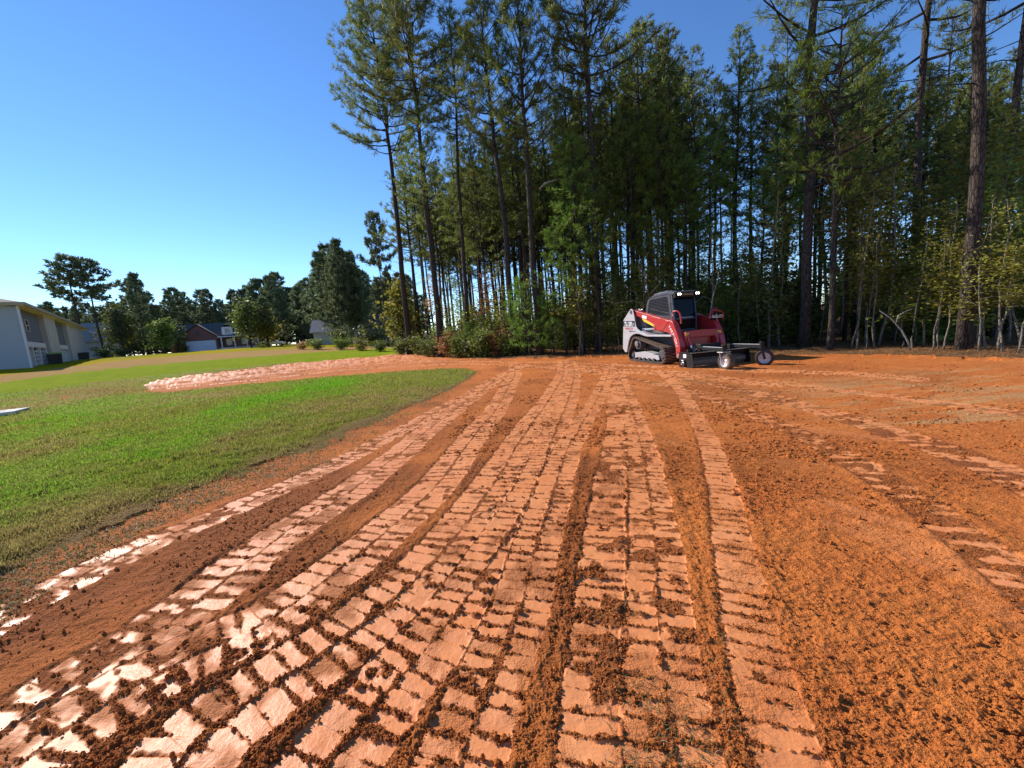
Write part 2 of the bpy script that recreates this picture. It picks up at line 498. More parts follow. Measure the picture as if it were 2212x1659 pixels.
PADH = np.zeros(GX.shape); PAD = np.zeros(GX.shape); INTR = np.zeros(GX.shape); RIM = np.zeros(GX.shape)
ero = fbm(GX * 11, GY * 11, 3, 51); ero2 = fbm(GX * 3.0, GY * 3.0, 3, 52); edge_n = (fbm(GX * 26, GY * 26, 2, 53) - 0.5)
col_ok = slice(0, 1301)
for ti, (pix, hw, pitch, ncol, wear) in enumerate(TRACKS):
    hw *= 1.1
    W = catmull(np.array([at(*p)[:2] if p[1] < 850 and p[0] < 900 else flat(*p) for p in pix]), 0.30)
    seg = np.diff(W, axis=0); L = np.linalg.norm(seg, axis=1); S = np.concatenate([[0], np.cumsum(L)])
    TSl = np.full(GX.shape, np.nan, np.float32); TDl = np.full(GX.shape, 9.0, np.float32)
    for i in range(len(seg)):
        a, b = W[i], W[i + 1]
        rr = sorted((np.hypot(*a), np.hypot(*b)))
        r0_, r1_ = np.searchsorted(RR, rr[0] - 0.4), np.searchsorted(RR, rr[1] + 0.4)
        if r1_ <= r0_: continue
        aa = sorted((math.atan2(a[0], a[1]), math.atan2(b[0], b[1]))); pad_a = 0.5 / max(rr[0], 0.6)
        c0_, c1_ = np.searchsorted(th_d, aa[0] - pad_a), np.searchsorted(th_d, aa[1] + pad_a)
        if c1_ <= c0_: continue
        sl = (slice(r0_, r1_), slice(c0_, c1_))
        dx = GX[sl] - a[0]; dy = GY[sl] - a[1]; u = seg[i] / L[i]
        t = dx * u[0] + dy * u[1]; d = dx * -u[1] + dy * u[0]
        ok = (t > -0.03) & (t < L[i] + 0.03) & (np.abs(d) < hw + 0.14) & (np.abs(d) < np.abs(TDl[sl]))
        TSl[sl] = np.where(ok, S[i] + t, TSl[sl]); TDl[sl] = np.where(ok, d, TDl[sl])
    m = np.isfinite(TSl) & dirt
    if not m.any(): continue
    s = TSl[m]; d = TDl[m] + 0.022 * (vnoise(s * 2.3, s * 0 + ti, 12) - 0.5); ad = np.abs(d)
    colw = hw / (1.0 if ncol == 2 else 0.5)                        # column width
    if ncol == 2:
        du = np.abs(ad - hw / 2); half = hw / 2; cid = (d > 0).astype(np.int64)
    else:
        du = ad; half = hw; cid = np.zeros(len(d), np.int64)
    ph = s / pitch + 0.42 * cid + 0.06 * np.sin(s * 1.7 + ti)
    k = np.floor(ph).astype(np.int64); fr = ph - k
    h1 = _hash(k, cid + 7 * ti, 5); h2 = _hash(k, cid + 7 * ti, 6); h3 = _hash(k, cid + 7 * ti, 8)
    sd_l = (0.33 + 0.10 * h1) * pitch - np.abs(fr - 0.5 + (h2 - 0.5) * 0.12) * pitch
    sd_w = half * (0.90 + 0.10 * h3) - 0.006 - du
    sd_l = sd_l + np.where(_hash(k, cid + 7 * ti, 11) > 0.80, 0.022, 0.0)
    sdf = np.minimum(sd_l, sd_w) + edge_n[m] * 0.028 + (ero[m] - 0.5) * 0.035
    pad = smooth(-0.006, 0.009, sdf)
    w_l = wear * (0.4 + 1.2 * h2)
    T_ = 0.225 + 0.36 * w_l
    pad *= smooth(T_, T_ + 0.10, ero[m] * 0.6 + ero2[m] * 0.4 + 0.03)
    inside = smooth(hw + 0.012, hw - 0.012, ad)
    rim = smooth(hw + 0.13, hw + 0.02, ad) * smooth(hw - 0.02, hw + 0.02, ad)
    keep = np.maximum(inside, 0)
    hgt = 0.004 + (h1 - 0.5) * 0.010 + (fr - 0.5) * 0.018 * (h3 - 0.2) + (d / hw) * 0.006
    PAD[m] = PAD[m] * (1 - keep) + pad * keep
    PADH[m] = PADH[m] * (1 - keep) + hgt * keep
    INTR[m] = np.maximum(INTR[m] * 1.0, keep)
    RIM[m] = np.maximum(RIM[m] * (1 - keep), rim * (0.5 + 0.9 * ero2[m]))
depth_f = fade(0.09)
uu_ = GX * 0.42 - GY * 0.90; vv_ = GX * 0.90 + GY * 0.42; uu_ = uu_ + 0.01 * vv_ * vv_
scrape = 0.55 * smooth(0.59, 0.70, 0.6 * fbm(vv_ * 3.2, uu_ * 0.8, 4, 181) + 0.4 * fbm(vv_ * 11, uu_ * 1.4, 3, 183)) * smooth(0.6, 1.6, GX) * (1 - INTR)
loose = relief + (1 - 0.8 * scrape) * clod * (0.55 + 0.75 * patch + 0.25 * smooth(0.5, 2.5, GX) * (1 - INTR)) + RIM * 0.012 * depth_f + INTR * (1 - PAD) * 0.001 * depth_f
# graded stretch on the right: drag lines left by the rake
drag = np.zeros(GX.shape)
for lam, a, sd in ((0.10, 0.010, 61), (0.045, 0.006, 62)):
    uu = GX * 0.42 - GY * 0.90; vv = GX * 0.90 + GY * 0.42
    uu = uu + 0.05 * vv * vv * 0.2
    drag += (vnoise(vv / lam, uu / (lam * 9), sd) - 0.5) * a * fade(lam)
gz = smooth(0.9, 2.2, GX) * (1 - INTR)
loose += drag * gz
hard = relief - 0.004 + PADH * 0.75 + (vnoise(GX / 0.07, GY / 0.07, 81) - 0.5) * 0.004 * fade(0.07) + clod * 0.07
ZD = loose * (1 - PAD) + hard * PAD
_lo = np.interp(QX, [310, 380, 500, 700, 860, 990], [848, 847, 834, 815, 801, 796]); _up = np.interp(QX, [310, 345, 420, 560, 700, 800, 870, 1000], [838, 823, 813, 796, 781, 772, 767, 768])
heap = smooth(0.30, 0.75, (_lo - QY) / np.maximum(_lo - _up, 2)) * smooth(1000, 860, QX)
ZD = np.where(CLS == 6, ZD + (0.6 * fbm(GX * 1.4, GY * 1.4, 3, 15) + 0.7 * fbm(GX * 5.5, GY * 5.5, 4, 16)) * 0.17 * heap, ZD)   # the tongue of spoil is heaped up
grassz = relief - 0.004 + 0.028 * (1 - 0)  + (fbm(GX * 3.1, GY * 3.1, 3, 91) - 0.5) * 0.05 * fade(0.3) + (vnoise(GX / 0.05, GY / 0.05, 92) - 0.5) * 0.02 * fade(0.05)
floorz = relief + 0.02 + (fbm(GX * 1.6, GY * 1.6, 4, 95) - 0.35) * 0.12
ZZ = np.where(dirt, ZD, np.where(CLS == 5, floorz, grassz)) + Z0
ZZ = np.where(RG > 140, Z0 - 0.2, ZZ)

dust = smooth(0.47, 0.66, fbm(GX * 5.5, GY * 5.5, 4, 171) * 0.7 + fbm(GX * 1.3, GY * 1.3, 3, 173) * 0.3)
PADC = np.maximum(PAD * (1 - 0.62 * dust), 0.45 * scrape)
PADC = np.where(CLS == 6, np.maximum(PADC, 0.95 * smooth(0.40, 0.50, fbm(GX * 4.4, GY * 4.4, 4, 175)) * (0.10 + 0.75 * heap)), PADC)
pale = smooth(0.50, 0.72, fbm(GX * 0.22 + GY * 0.10 + 3.1, GY * 0.42, 4, 44)) * smooth(3.0, 6.5, GX + 0.15 * GY) * smooth(13.0, 8.5, GY)
pale = np.clip(pale * 0.6 + 0.9 * smooth(3.0, 5.5, GX - 0.12 * GY) * smooth(9.4, 7.4, GY) * smooth(4.2, 5.6, GY), 0, 1) * smooth(0.42, 0.62, 0.5 * fbm(GX * 0.5, GY * 2.8, 5, 46) + 0.5 * fbm(GX * 1.6, GY * 7.0, 4, 47))
damp_gap_shade_c = np.clip(smooth(0.45, 0.75, fbm(GX * 0.5, GY * 0.5, 4, 48)) + 1.5 * INTR * (1 - PAD) + 0.9 * smooth(1.3, 0.3, GX - 0.05 * GY) * smooth(14, 6, RG) * smooth(0.3, 0.6, patch), 0, 1.8)  # patchy damp soil, plus shadow lines painted dark between the tread pads

# ---- grass colour (the plants' own colours: green growth, straw, worn patches)
gn = fbm(GX * 0.55, GY * 0.55, 4, 101); gn2 = fbm(GX * 2.6, GY * 2.6, 4, 102); gn3 = fbm(GX * 0.16, GY * 0.3, 3, 103)
vivid = np.array([0.150, 0.320, 0.010]); olive = np.array([0.235, 0.245, 0.038]); straw = np.array([0.32, 0.235, 0.085]); rust = np.array([0.30, 0.175, 0.060])
left = smooth(-1.5, -6.0, GX + 0.1 * GY)
g = smooth(0.34, 0.62, gn * 0.55 + gn2 * 0.25 + 0.36 * left - 0.25 + 0.05 * np.clip(8 - GY, -2, 4) * 0.3)
lawn_c = olive + (vivid - olive) * g[..., None]
st = smooth(0.44, 0.62, gn2 * 0.4 + gn3 * 0.6) * 0.8
lawn_c = lawn_c + (straw - lawn_c) * (st * (1 - 0.6 * g))[..., None]
mid = inB & (CLS == 1)
bp = smooth(0.40, 0.62, fbm(GX * 0.10 + 5, GY * 0.28, 4, 105))
lawn_c = np.where(mid[..., None], lawn_c + (np.array([0.28, 0.195, 0.06]) - lawn_c) * (0.75 * bp)[..., None], lawn_c)
strip_c = np.array([0.205, 0.255, 0.008]) + (gn2[..., None] - 0.5) * np.array([0.10, 0.06, 0.01])
dry_c = rust * 1.15 + (straw - rust) * smooth(0.3, 0.7, gn)[..., None] * 0.3
far_c = np.array([0.21, 0.215, 0.035]) + (straw - 0.21) * smooth(0.35, 0.65, fbm(GX * 0.08, GY * 0.08, 3, 107))[..., None]
COL = np.where((CLS == 1)[..., None], lawn_c, np.where((CLS == 2)[..., None], strip_c, np.where((CLS == 3)[..., None], dry_c, far_c)))
# distance of the lawn's rim to bare soil: thin, dry turf there
rimpix = np.full(GX.shape, 1.0)
LB = np.array([(-900, 1800), (-300, 1440), (0, 1275), (100, 1217), (300, 1112), (500, 1032), (700, 956), (850, 897), (950, 853), (1000, 826), (1030, 803)], float)
dyb = (np.interp(PX, LB[:, 0], LB[:, 1]) - PY) / np.maximum(PY - 735, 8)
thin = np.where((CLS == 1) & ~mid, smooth(0.105, 0.01, dyb + (gn2 - 0.5) * 0.14), 0.0)
thin = np.where(np.isfinite(thin), thin, 0)
COL = COL + (np.array([0.19, 0.115, 0.055]) - COL) * (thin * 0.85)[..., None]
COL = np.clip(COL, 0.004, 1)

grassz = grassz - 0.016 * smooth(0.05, 0.0, np.nan_to_num(dyb, nan=1.0)) * (CLS == 1)
ZZ = np.where(CLS == 1, np.where(RG > 140, ZZ, grassz + Z0), ZZ)
# ---- materials of the ground
def dirt_mat():
    t = NT('red_clay'); w = t.wpos()
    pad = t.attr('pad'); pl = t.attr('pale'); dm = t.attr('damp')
    n1 = t.noise(1.1, 6, 0.65, w); n2 = t.noise(14, 5, 0.7, w); n3 = t.noise(85, 4, 0.7, w)
    loose_c = t.mix(t.ramp(n2, [(0.3, 0.0), (0.7, 1.0)]), DIRT['loose_a'], DIRT['loose_b'])
    loose_c = t.mix(t.math('MULTIPLY', t.ramp(n3, [(0.45, 0.0), (0.75, 1.0)]), 0.45), loose_c, DIRT['crumb'])
    loose_c = t.mix(t.math('MULTIPLY', t.ramp(n1, [(0.38, 0.0), (0.66, 1.0)]), 0.45), loose_c, DIRT['bright'])
    nd_ = t.ramp(t.noise(7.5, 6, 0.75, t.wpos((0.6, 1.5, 1.0))), [(0.52, 0.0), (0.68, 1.0)])
    loose_c = t.mix(t.math('MULTIPLY', nd_, 0.40), loose_c, DIRT['crumb'])
    loose_c = t.mix(t.math('MULTIPLY', dm, 0.45, True), loose_c, DIRT['damp'])  # darkens damp soil and paints shade into the pad gaps
    loose_c = t.mix(t.math('MULTIPLY', pl, t.math('ADD', t.math('MULTIPLY', n2, 0.9), 0.15)), loose_c, DIRT['pale'])
    pad_c = t.mix(t.ramp(n1, [(0.35, 0.0), (0.65, 1.0)]), DIRT['pad_a'], DIRT['pad_b'])
    pad_c = t.mix(t.math('MULTIPLY', t.ramp(n2, [(0.5, 0.0), (0.72, 1.0)]), 0.35), pad_c, DIRT['loose_b'])
    c = t.mix(pad, loose_c, pad_c)
    rg = t.math('SUBTRACT', 0.95, t.math('MULTIPLY', pad, 0.95 - DIRT['pad_rough']))
    sp = t.math('ADD', 0.12, t.math('MULTIPLY', pad, DIRT['pad_spec'] - 0.12))
    st = t.math('SUBTRACT', 1.0, t.math('MULTIPLY', pad, 0.85))
    n4 = t.noise(34, 4, 0.75, w); n5 = t.noise(4.2, 5, 0.7, t.wpos((0.55, 1.5, 1.0)))
    nr = t.bump(t.math('ADD', t.math('MULTIPLY', n3, 0.45), t.math('ADD', t.math('MULTIPLY', n2, 0.8), t.math('ADD', t.math('MULTIPLY', n4, 0.9), t.math('MULTIPLY', n5, 2.2)))), st, 0.032)
    return t.done(t.bsdf(c, rg, 0, sp, nr))
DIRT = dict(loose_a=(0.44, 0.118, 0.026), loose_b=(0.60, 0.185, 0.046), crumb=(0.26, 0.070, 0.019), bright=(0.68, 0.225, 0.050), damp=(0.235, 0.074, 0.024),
            pale=(0.50, 0.31, 0.135), pad_a=(0.61, 0.205, 0.068), pad_b=(0.66, 0.26, 0.10), pad_rough=0.46, pad_spec=0.30)
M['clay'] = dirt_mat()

def turf_mat(name):
    t = NT(name); w = t.wpos()
    c = t.attr('col', True)
    n = t.noise(9, 5, 0.7, w); n2 = t.noise(70, 3, 0.7, w)
    v = t.math('ADD', t.math('MULTIPLY', n, 0.5), t.math('MULTIPLY', n2, 0.55))
    hs = t.n('ShaderNodeHueSaturation'); t.l(c, hs.inputs['Color']); t.l(t.math('ADD', v, 0.47), hs.inputs['Value'])
    nr = t.bump(t.math('ADD', n2, n), 0.9, 0.03)
    return t.done(t.bsdf(hs.outputs['Color'], 1.0, 0, 0.02, nr))
M['turf'] = turf_mat('turf')
def floor_mat():
    t = NT('pine_straw_floor'); w = t.wpos()
    n = t.noise(3, 6, 0.7, w); n2 = t.noise(45, 4, 0.7, w)
    c = t.mix(t.ramp(n, [(0.35, 0.0), (0.65, 1.0)]), (0.11, 0.050, 0.022), (0.27, 0.135, 0.058))
    c = t.mix(t.math('MULTIPLY', t.ramp(n2, [(0.45, 0.0), (0.7, 1.0)]), 0.6), c, (0.05, 0.03, 0.016))
    return t.done(t.bsdf(c, 0.95, 0, 0.1, t.bump(n2, 0.8, 0.03)))
M['floor'] = floor_mat()

IDX = np.arange(NR * NTH).reshape(NR, NTH)
nx = np.roll(IDX, -1, axis=1)
QUADS = np.stack([IDX[:-1], IDX[1:], nx[1:], nx[:-1]], -1).reshape(-1, 4)
def fcls():
    c = np.stack([CLS[:-1], CLS[1:], np.roll(CLS, -1, 1)[1:], np.roll(CLS, -1, 1)[:-1]], -1)
    return c[..., 0].reshape(-1)
FC = fcls()
VALL = np.stack([GX, GY, ZZ], -1).reshape(-1, 3)
def ground_piece(name, cls, mat, attrs):
    q = QUADS[FC == cls]
    used, inv_ = np.unique(q, return_inverse=True)
    va = {k: a.reshape(-1, *a.shape[2:])[used] for k, a in attrs.items()}
    me = np_mesh(name, VALL[used], inv_.reshape(-1, 4), [mat], True, vert_attr=va)
    return tag(link(name, me), kind='structure')
soil = dict(pad=PADC, pale=pale, damp=damp_gap_shade_c)
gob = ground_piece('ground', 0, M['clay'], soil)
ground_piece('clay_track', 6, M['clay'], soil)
ground_piece('lawn', 1, M['turf'], dict(col=COL))
ground_piece('green_grass_strip', 2, M['turf'], dict(col=COL))
ground_piece('dry_grass_strip', 3, M['turf'], dict(col=COL))
ground_piece('far_lawn', 4, M['turf'], dict(col=COL))
ground_piece('forest_floor', 5, M['floor'], {})
# middle of the fan, under the viewer
cm = MB()
n0 = NTH
cv = [(float(GX[0, j]), float(GY[0, j]), float(ZZ[0, j])) for j in range(NTH)] + [(0, 0, 0)]
cm.add(cv, [(j, (j + 1) % NTH, NTH) for j in range(NTH)])
me = np_mesh('ground_under_viewer', np.array(cv), np.array([(j, (j + 1) % NTH, NTH) for j in range(NTH)]), [M['clay']], True,
             vert_attr=dict(pad=np.zeros(NTH + 1), pale=np.zeros(NTH + 1), damp=np.zeros(NTH + 1)))
o = link('ground_under_viewer', me); tag(o, kind='structure')

# ---- crumbs of soil lying about
ICO_V = []; ICO_F = []
def _ico():
    bm = bmesh.new(); bmesh.ops.create_icosphere(bm, subdivisions=1, radius=1.0)
    v = np.array([x.co[:] for x in bm.verts]); f = np.array([[q.index for q in p.verts] for p in bm.faces]); bm.free()
    return v, f
IV, IF = _ico()
vis = (np.abs(PX - FW / 2) < 1250) & (PY < 1800) & (RG < 17) & (CLS == 0) & ~behind
w_ = np.where(vis, (1 - PAD) ** 2 * (1 - 0.85 * scrape) * (0.12 + smooth(0.42, 0.66, patch) + 0.30 * INTR * (1 - PAD)) * (0.40 + 0.35 * smooth(-0.3, 2.0, GX)) * smooth(12, 4, RG), 0).ravel()
ids = rng.choice(w_.size, 66000, p=w_ / w_.sum())
pc = VALL[ids] + rng.normal(0, 0.004, (len(ids), 3))
sz = np.clip(rng.lognormal(-5.8, 0.62, len(ids)), 0.0015, 0.020) * np.clip(0.75 + RG.ravel()[ids] * 0.07, 0.8, 1.2)
scl = sz[:, None] * rng.uniform(0.6, 1.3, (len(ids), 3))
V = IV[None] * rng.uniform(0.72, 1.2, (len(ids), len(IV), 1)) * scl[:, None, :]
ang = rng.uniform(0, 2 * PI, len(ids)); ca, sa = np.cos(ang), np.sin(ang)
V = np.stack([V[..., 0] * ca[:, None] - V[..., 1] * sa[:, None], V[..., 0] * sa[:, None] + V[..., 1] * ca[:, None], V[..., 2]], -1)
V = V + (pc + np.array([0, 0, 1]) * (sz * 0.25)[:, None])[:, None, :]
F = (IF[None] + (np.arange(len(ids)) * len(IV))[:, None, None]).reshape(-1, 3)
nv = len(IV)
me = np_mesh('soil_crumbs', V.reshape(-1, 3), F, [M['clay']], False,
             vert_attr=dict(pad=np.zeros(len(ids) * nv), pale=np.repeat(pale.ravel()[ids], nv), damp=np.repeat(rng.uniform(0, 0.6, len(ids)), nv)))
tag(link('soil_crumbs', me), kind='stuff')

w_ = np.where((np.abs(PX - FW / 2) < 1200) & (RG > 5) & (RG < 19) & (CLS == 0) & ~behind & (GX > -1), (1 - PAD) * smooth(0.40, 0.60, fbm(GX * 0.9, GY * 2.2, 4, 79)), 0).ravel()
ids = rng.choice(w_.size, 7000, p=w_ / w_.sum())
sz = np.clip(rng.lognormal(-4.5, 0.45, len(ids)), 0.006, 0.035)
V = IV[None] * rng.uniform(0.7, 1.25, (len(ids), nv, 1)) * (sz[:, None] * rng.uniform(0.6, 1.4, (len(ids), 3)) * np.array([1, 1, 0.7]))[:, None, :]
V = V + (VALL[ids] + np.array([0, 0, 1]) * (sz * 0.15)[:, None])[:, None, :]
F = (IF[None] + (np.arange(len(ids)) * nv)[:, None, None]).reshape(-1, 3)
me = np_mesh('soil_clods', V.reshape(-1, 3), F, [M['clay']], False,
             vert_attr=dict(pad=np.zeros(len(ids) * nv), pale=np.repeat(pale.ravel()[ids], nv), damp=np.repeat(rng.uniform(0, 1, len(ids)), nv)))
tag(link('soil_clods', me), kind='stuff')

# ---- grass blades on the near turf
def blades(name, ids, hgt, wid, cols, lean=0.7):
    n = len(ids)
    P = VALL[ids] + np.stack([rng.normal(0, 1, n) * CELL.ravel()[ids] * 0.5, rng.normal(0, 1, n) * CELL.ravel()[ids] * 0.5, np.full(n, -0.004)], -1)
    a = rng.uniform(0, 2 * PI, n); b = rng.uniform(0, 2 * PI, n)
    side = np.stack([np.cos(a), np.sin(a), np.zeros(n)], -1) * (wid / 2)[:, None]
    ln = rng.uniform(0.1, 1.0, n) * lean
    tip = np.stack([np.cos(b) * ln, np.sin(b) * ln, np.ones(n)], -1) * hgt[:, None]
    mid_ = np.stack([np.cos(b) * ln * 0.3, np.sin(b) * ln * 0.3, np.full(n, 0.6)], -1) * hgt[:, None]
    V = np.stack([P - side, P + side, P + mid_ + side * 0.7, P + tip, P + mid_ - side * 0.7], 1).reshape(-1, 3)
    base = (np.arange(n) * 5)[:, None]
    F = np.concatenate([base + np.array([[0, 1, 2]]), base + np.array([[0, 2, 4]]), base + np.array([[4, 2, 3]])])
    me = np_mesh(name, V, F, [M['blade']], False, vert_attr=dict(col=np.repeat(cols, 5, axis=0)))
    return link(name, me)
def blade_mat():
    t = NT('grass_blade'); c = t.attr('col', True)
    p = t.bsdf(c, 0.5, 0, 0.25)
    tr = t.n('ShaderNodeBsdfTranslucent'); t.l(c, tr.inputs['Color'])
    mx = t.n('ShaderNodeMixShader'); mx.inputs[0].default_value = 0.45
    t.l(p, mx.inputs[1]); t.l(tr.outputs[0], mx.inputs[2])
    return t.done(mx.outputs[0])
M['blade'] = blade_mat()
vg = (CLS == 1) & ~behind & (np.abs(PX - FW / 2) < 1500) & (PY < 1800) & (RG < 34)
w_ = np.where(vg, (1.0 - 0.88 * thin) * np.clip(RG / 3.0, 0.5, 1.0), 0).ravel()
ids = rng.choice(w_.size, 200000, p=w_ / w_.sum())
rr_ = RG.ravel()[ids]
hh = rng.uniform(0.020, 0.056, len(ids)) * (0.65 + 0.95 * smooth(0.4, 0.75, fbm(GX * 4.2, GY * 4.2, 3, 211)).ravel()[ids]) * (1 - 0.45 * thin.ravel()[ids])
ww = np.clip(0.0035 + rr_ * 0.0011, 0.0035, 0.03)
cc = COL.reshape(-1, 3)[ids] * rng.uniform(0.55, 1.65, (len(ids), 1))
dry = rng.random(len(ids)) < 0.12 + 0.5 * thin.ravel()[ids]
cc[dry] = np.array([0.30, 0.19, 0.09]) * rng.uniform(0.6, 1.2, (dry.sum(), 1))
tag(blades('grass', ids, hh, ww, cc), kind='stuff')
w_ = np.where((CLS == 0) & ~behind & (RG < 22) & (PY < 1800) & (PX < 1040), smooth(-0.22, -0.01, dyb + (gn2 - 0.5) * 0.25) ** 2, 0).ravel()
w_ = np.nan_to_num(w_)
ids = rng.choice(w_.size, 9000, p=w_ / w_.sum())
cc = np.where(rng.random((len(ids), 1)) < 0.35, np.array([[0.15, 0.19, 0.05]]), np.array([[0.33, 0.24, 0.12]])) * rng.uniform(0.5, 1.2, (len(ids), 1))
tag(blades('stray_grass', ids, rng.uniform(0.01, 0.035, len(ids)), np.clip(0.0035 + RG.ravel()[ids] * 0.0011, 0.003, 0.02), cc, 2.0), kind='stuff')
w_ = np.where((CLS == 5) & ~behind & (RG < 27) & (np.abs(PX - FW / 2) < 1250), 1.0, 0).ravel()
ids = rng.choice(w_.size, 26000, p=w_ / w_.sum())
cc = np.where(rng.random((len(ids), 1)) < 0.75, np.array([[0.34, 0.16, 0.065]]), np.array([[0.40, 0.28, 0.12]])) * rng.uniform(0.4, 1.2, (len(ids), 1))
tag(blades('pine_straw', ids, rng.uniform(0.02, 0.06, len(ids)), np.full(len(ids), 0.014), cc, 4.0), kind='stuff')
# torn tufts and straw pressed into the soil
w_ = np.where((CLS == 0) & ~behind & (RG < 8) & (PY < 1800), np.exp(-((PX - 1420 - (PY - 1300) * 0.10) / 130) ** 2) * smooth(1050, 1350, PY) * smooth(0.5, 0.62, fbm(GX * 3, GY * 3, 3, 201)), 0).ravel()
w_ = np.nan_to_num(w_)
ids = rng.choice(w_.size, 900, p=w_ / w_.sum())
cc = np.where(rng.random((len(ids), 1)) < 0.6, np.array([[0.17, 0.20, 0.07]]), np.array([[0.40, 0.32, 0.18]])) * rng.uniform(0.6, 1.2, (len(ids), 1))
tag(blades('torn_grass', ids, rng.uniform(0.012, 0.035, len(ids)), np.full(len(ids), 0.0035), cc, 2.2), kind='stuff')
GROUND_Z = lambda x, y: float(terr(x, y))
# ------------------------------------------------------------------ trees
def tufts_mesh(name, P, D, mat, n_blade=8, ln=0.26, wd=0.045, spread=0.9, seed=0, tint_bias=0.0, droop=0.0):
    """needle bunches: at every point P a spray of thin blades about direction D"""
    g = np.random.default_rng(seed)
    n = len(P)
    d = D[:, None, :] + g.normal(0, spread, (n, n_blade, 3)) * 0.75
    d[..., 2] -= droop
    d /= np.linalg.norm(d, axis=-1, keepdims=True) + 1e-9
    L = ln * g.uniform(0.65, 1.2, (n, n_blade, 1))
    s = np.cross(d, g.normal(0, 1, (n, n_blade, 3))); s /= np.linalg.norm(s, axis=-1, keepdims=True) + 1e-9
    s *= wd * g.uniform(0.6, 1.3, (n, n_blade, 1)) / 2
    b = P[:, None, :] + g.normal(0, 0.03, (n, n_blade, 3))
    V = np.stack([b - s * 0.35, b + s * 0.35, b + d * L * 0.62 + s, b + d * L, b + d * L * 0.62 - s], 2).reshape(-1, 3)
    m = n * n_blade
    o = (np.arange(m) * 5)[:, None]
    F = np.concatenate([o + np.array([[0, 1, 2]]), o + np.array([[0, 2, 4]]), o + np.array([[4, 2, 3]])])
    t = np.repeat(np.clip(g.uniform(0, 0.85, n) + tint_bias, 0, 1), n_blade) * g.uniform(0.75, 1.1, m)
    t = np.where(g.random(m) < 0.03, 0.97, np.clip(t, 0, 0.88))
    return np_mesh(name, V, F, [mat], True, face_attr=dict(tint=np.tile(t, 3)))

def leaves_mesh(name, P, mat, size=0.09, per=9, spread=0.22, seed=0):
    g = np.random.default_rng(seed)
    n = len(P) * per
    c = np.repeat(P, per, 0) + g.normal(0, spread, (n, 3))
    a = g.normal(0, 1, (n, 3)); a[:, 2] *= 0.6; a /= np.linalg.norm(a, axis=1, keepdims=True)
    b = np.cross(a, g.normal(0, 1, (n, 3))); b /= np.linalg.norm(b, axis=1, keepdims=True)
    s = size * g.uniform(0.6, 1.3, (n, 1))
    V = np.stack([c - a * s, c + b * s * 0.55, c + a * s, c - b * s * 0.55], 1).reshape(-1, 3)
    F = (np.arange(n) * 4)[:, None] + np.array([[0, 1, 2, 3]])
    t = np.repeat(g.uniform(0, 1, len(P)), per) * 0.6 + g.uniform(0, 0.4, n)
    return np_mesh(name, V, F, [mat], False, face_attr=dict(tint=np.clip(t, 0, 1)))

def wood_mesh(name, parts, mat):
    """parts: list of (points, radii, sides)"""
    mb = MB()
    for pts, r, k in parts: mb.tube(pts, r, k)
    me = np_mesh_poly(name, mb, mat)
    return me

def np_mesh_poly(name, mb, mat):
    me = bpy.data.meshes.new(name)
    me.from_pydata(mb.v, [], mb.f)
    me.materials.append(mat)
    me.polygons.foreach_set('use_smooth', [True] * len(me.polygons))
    return me

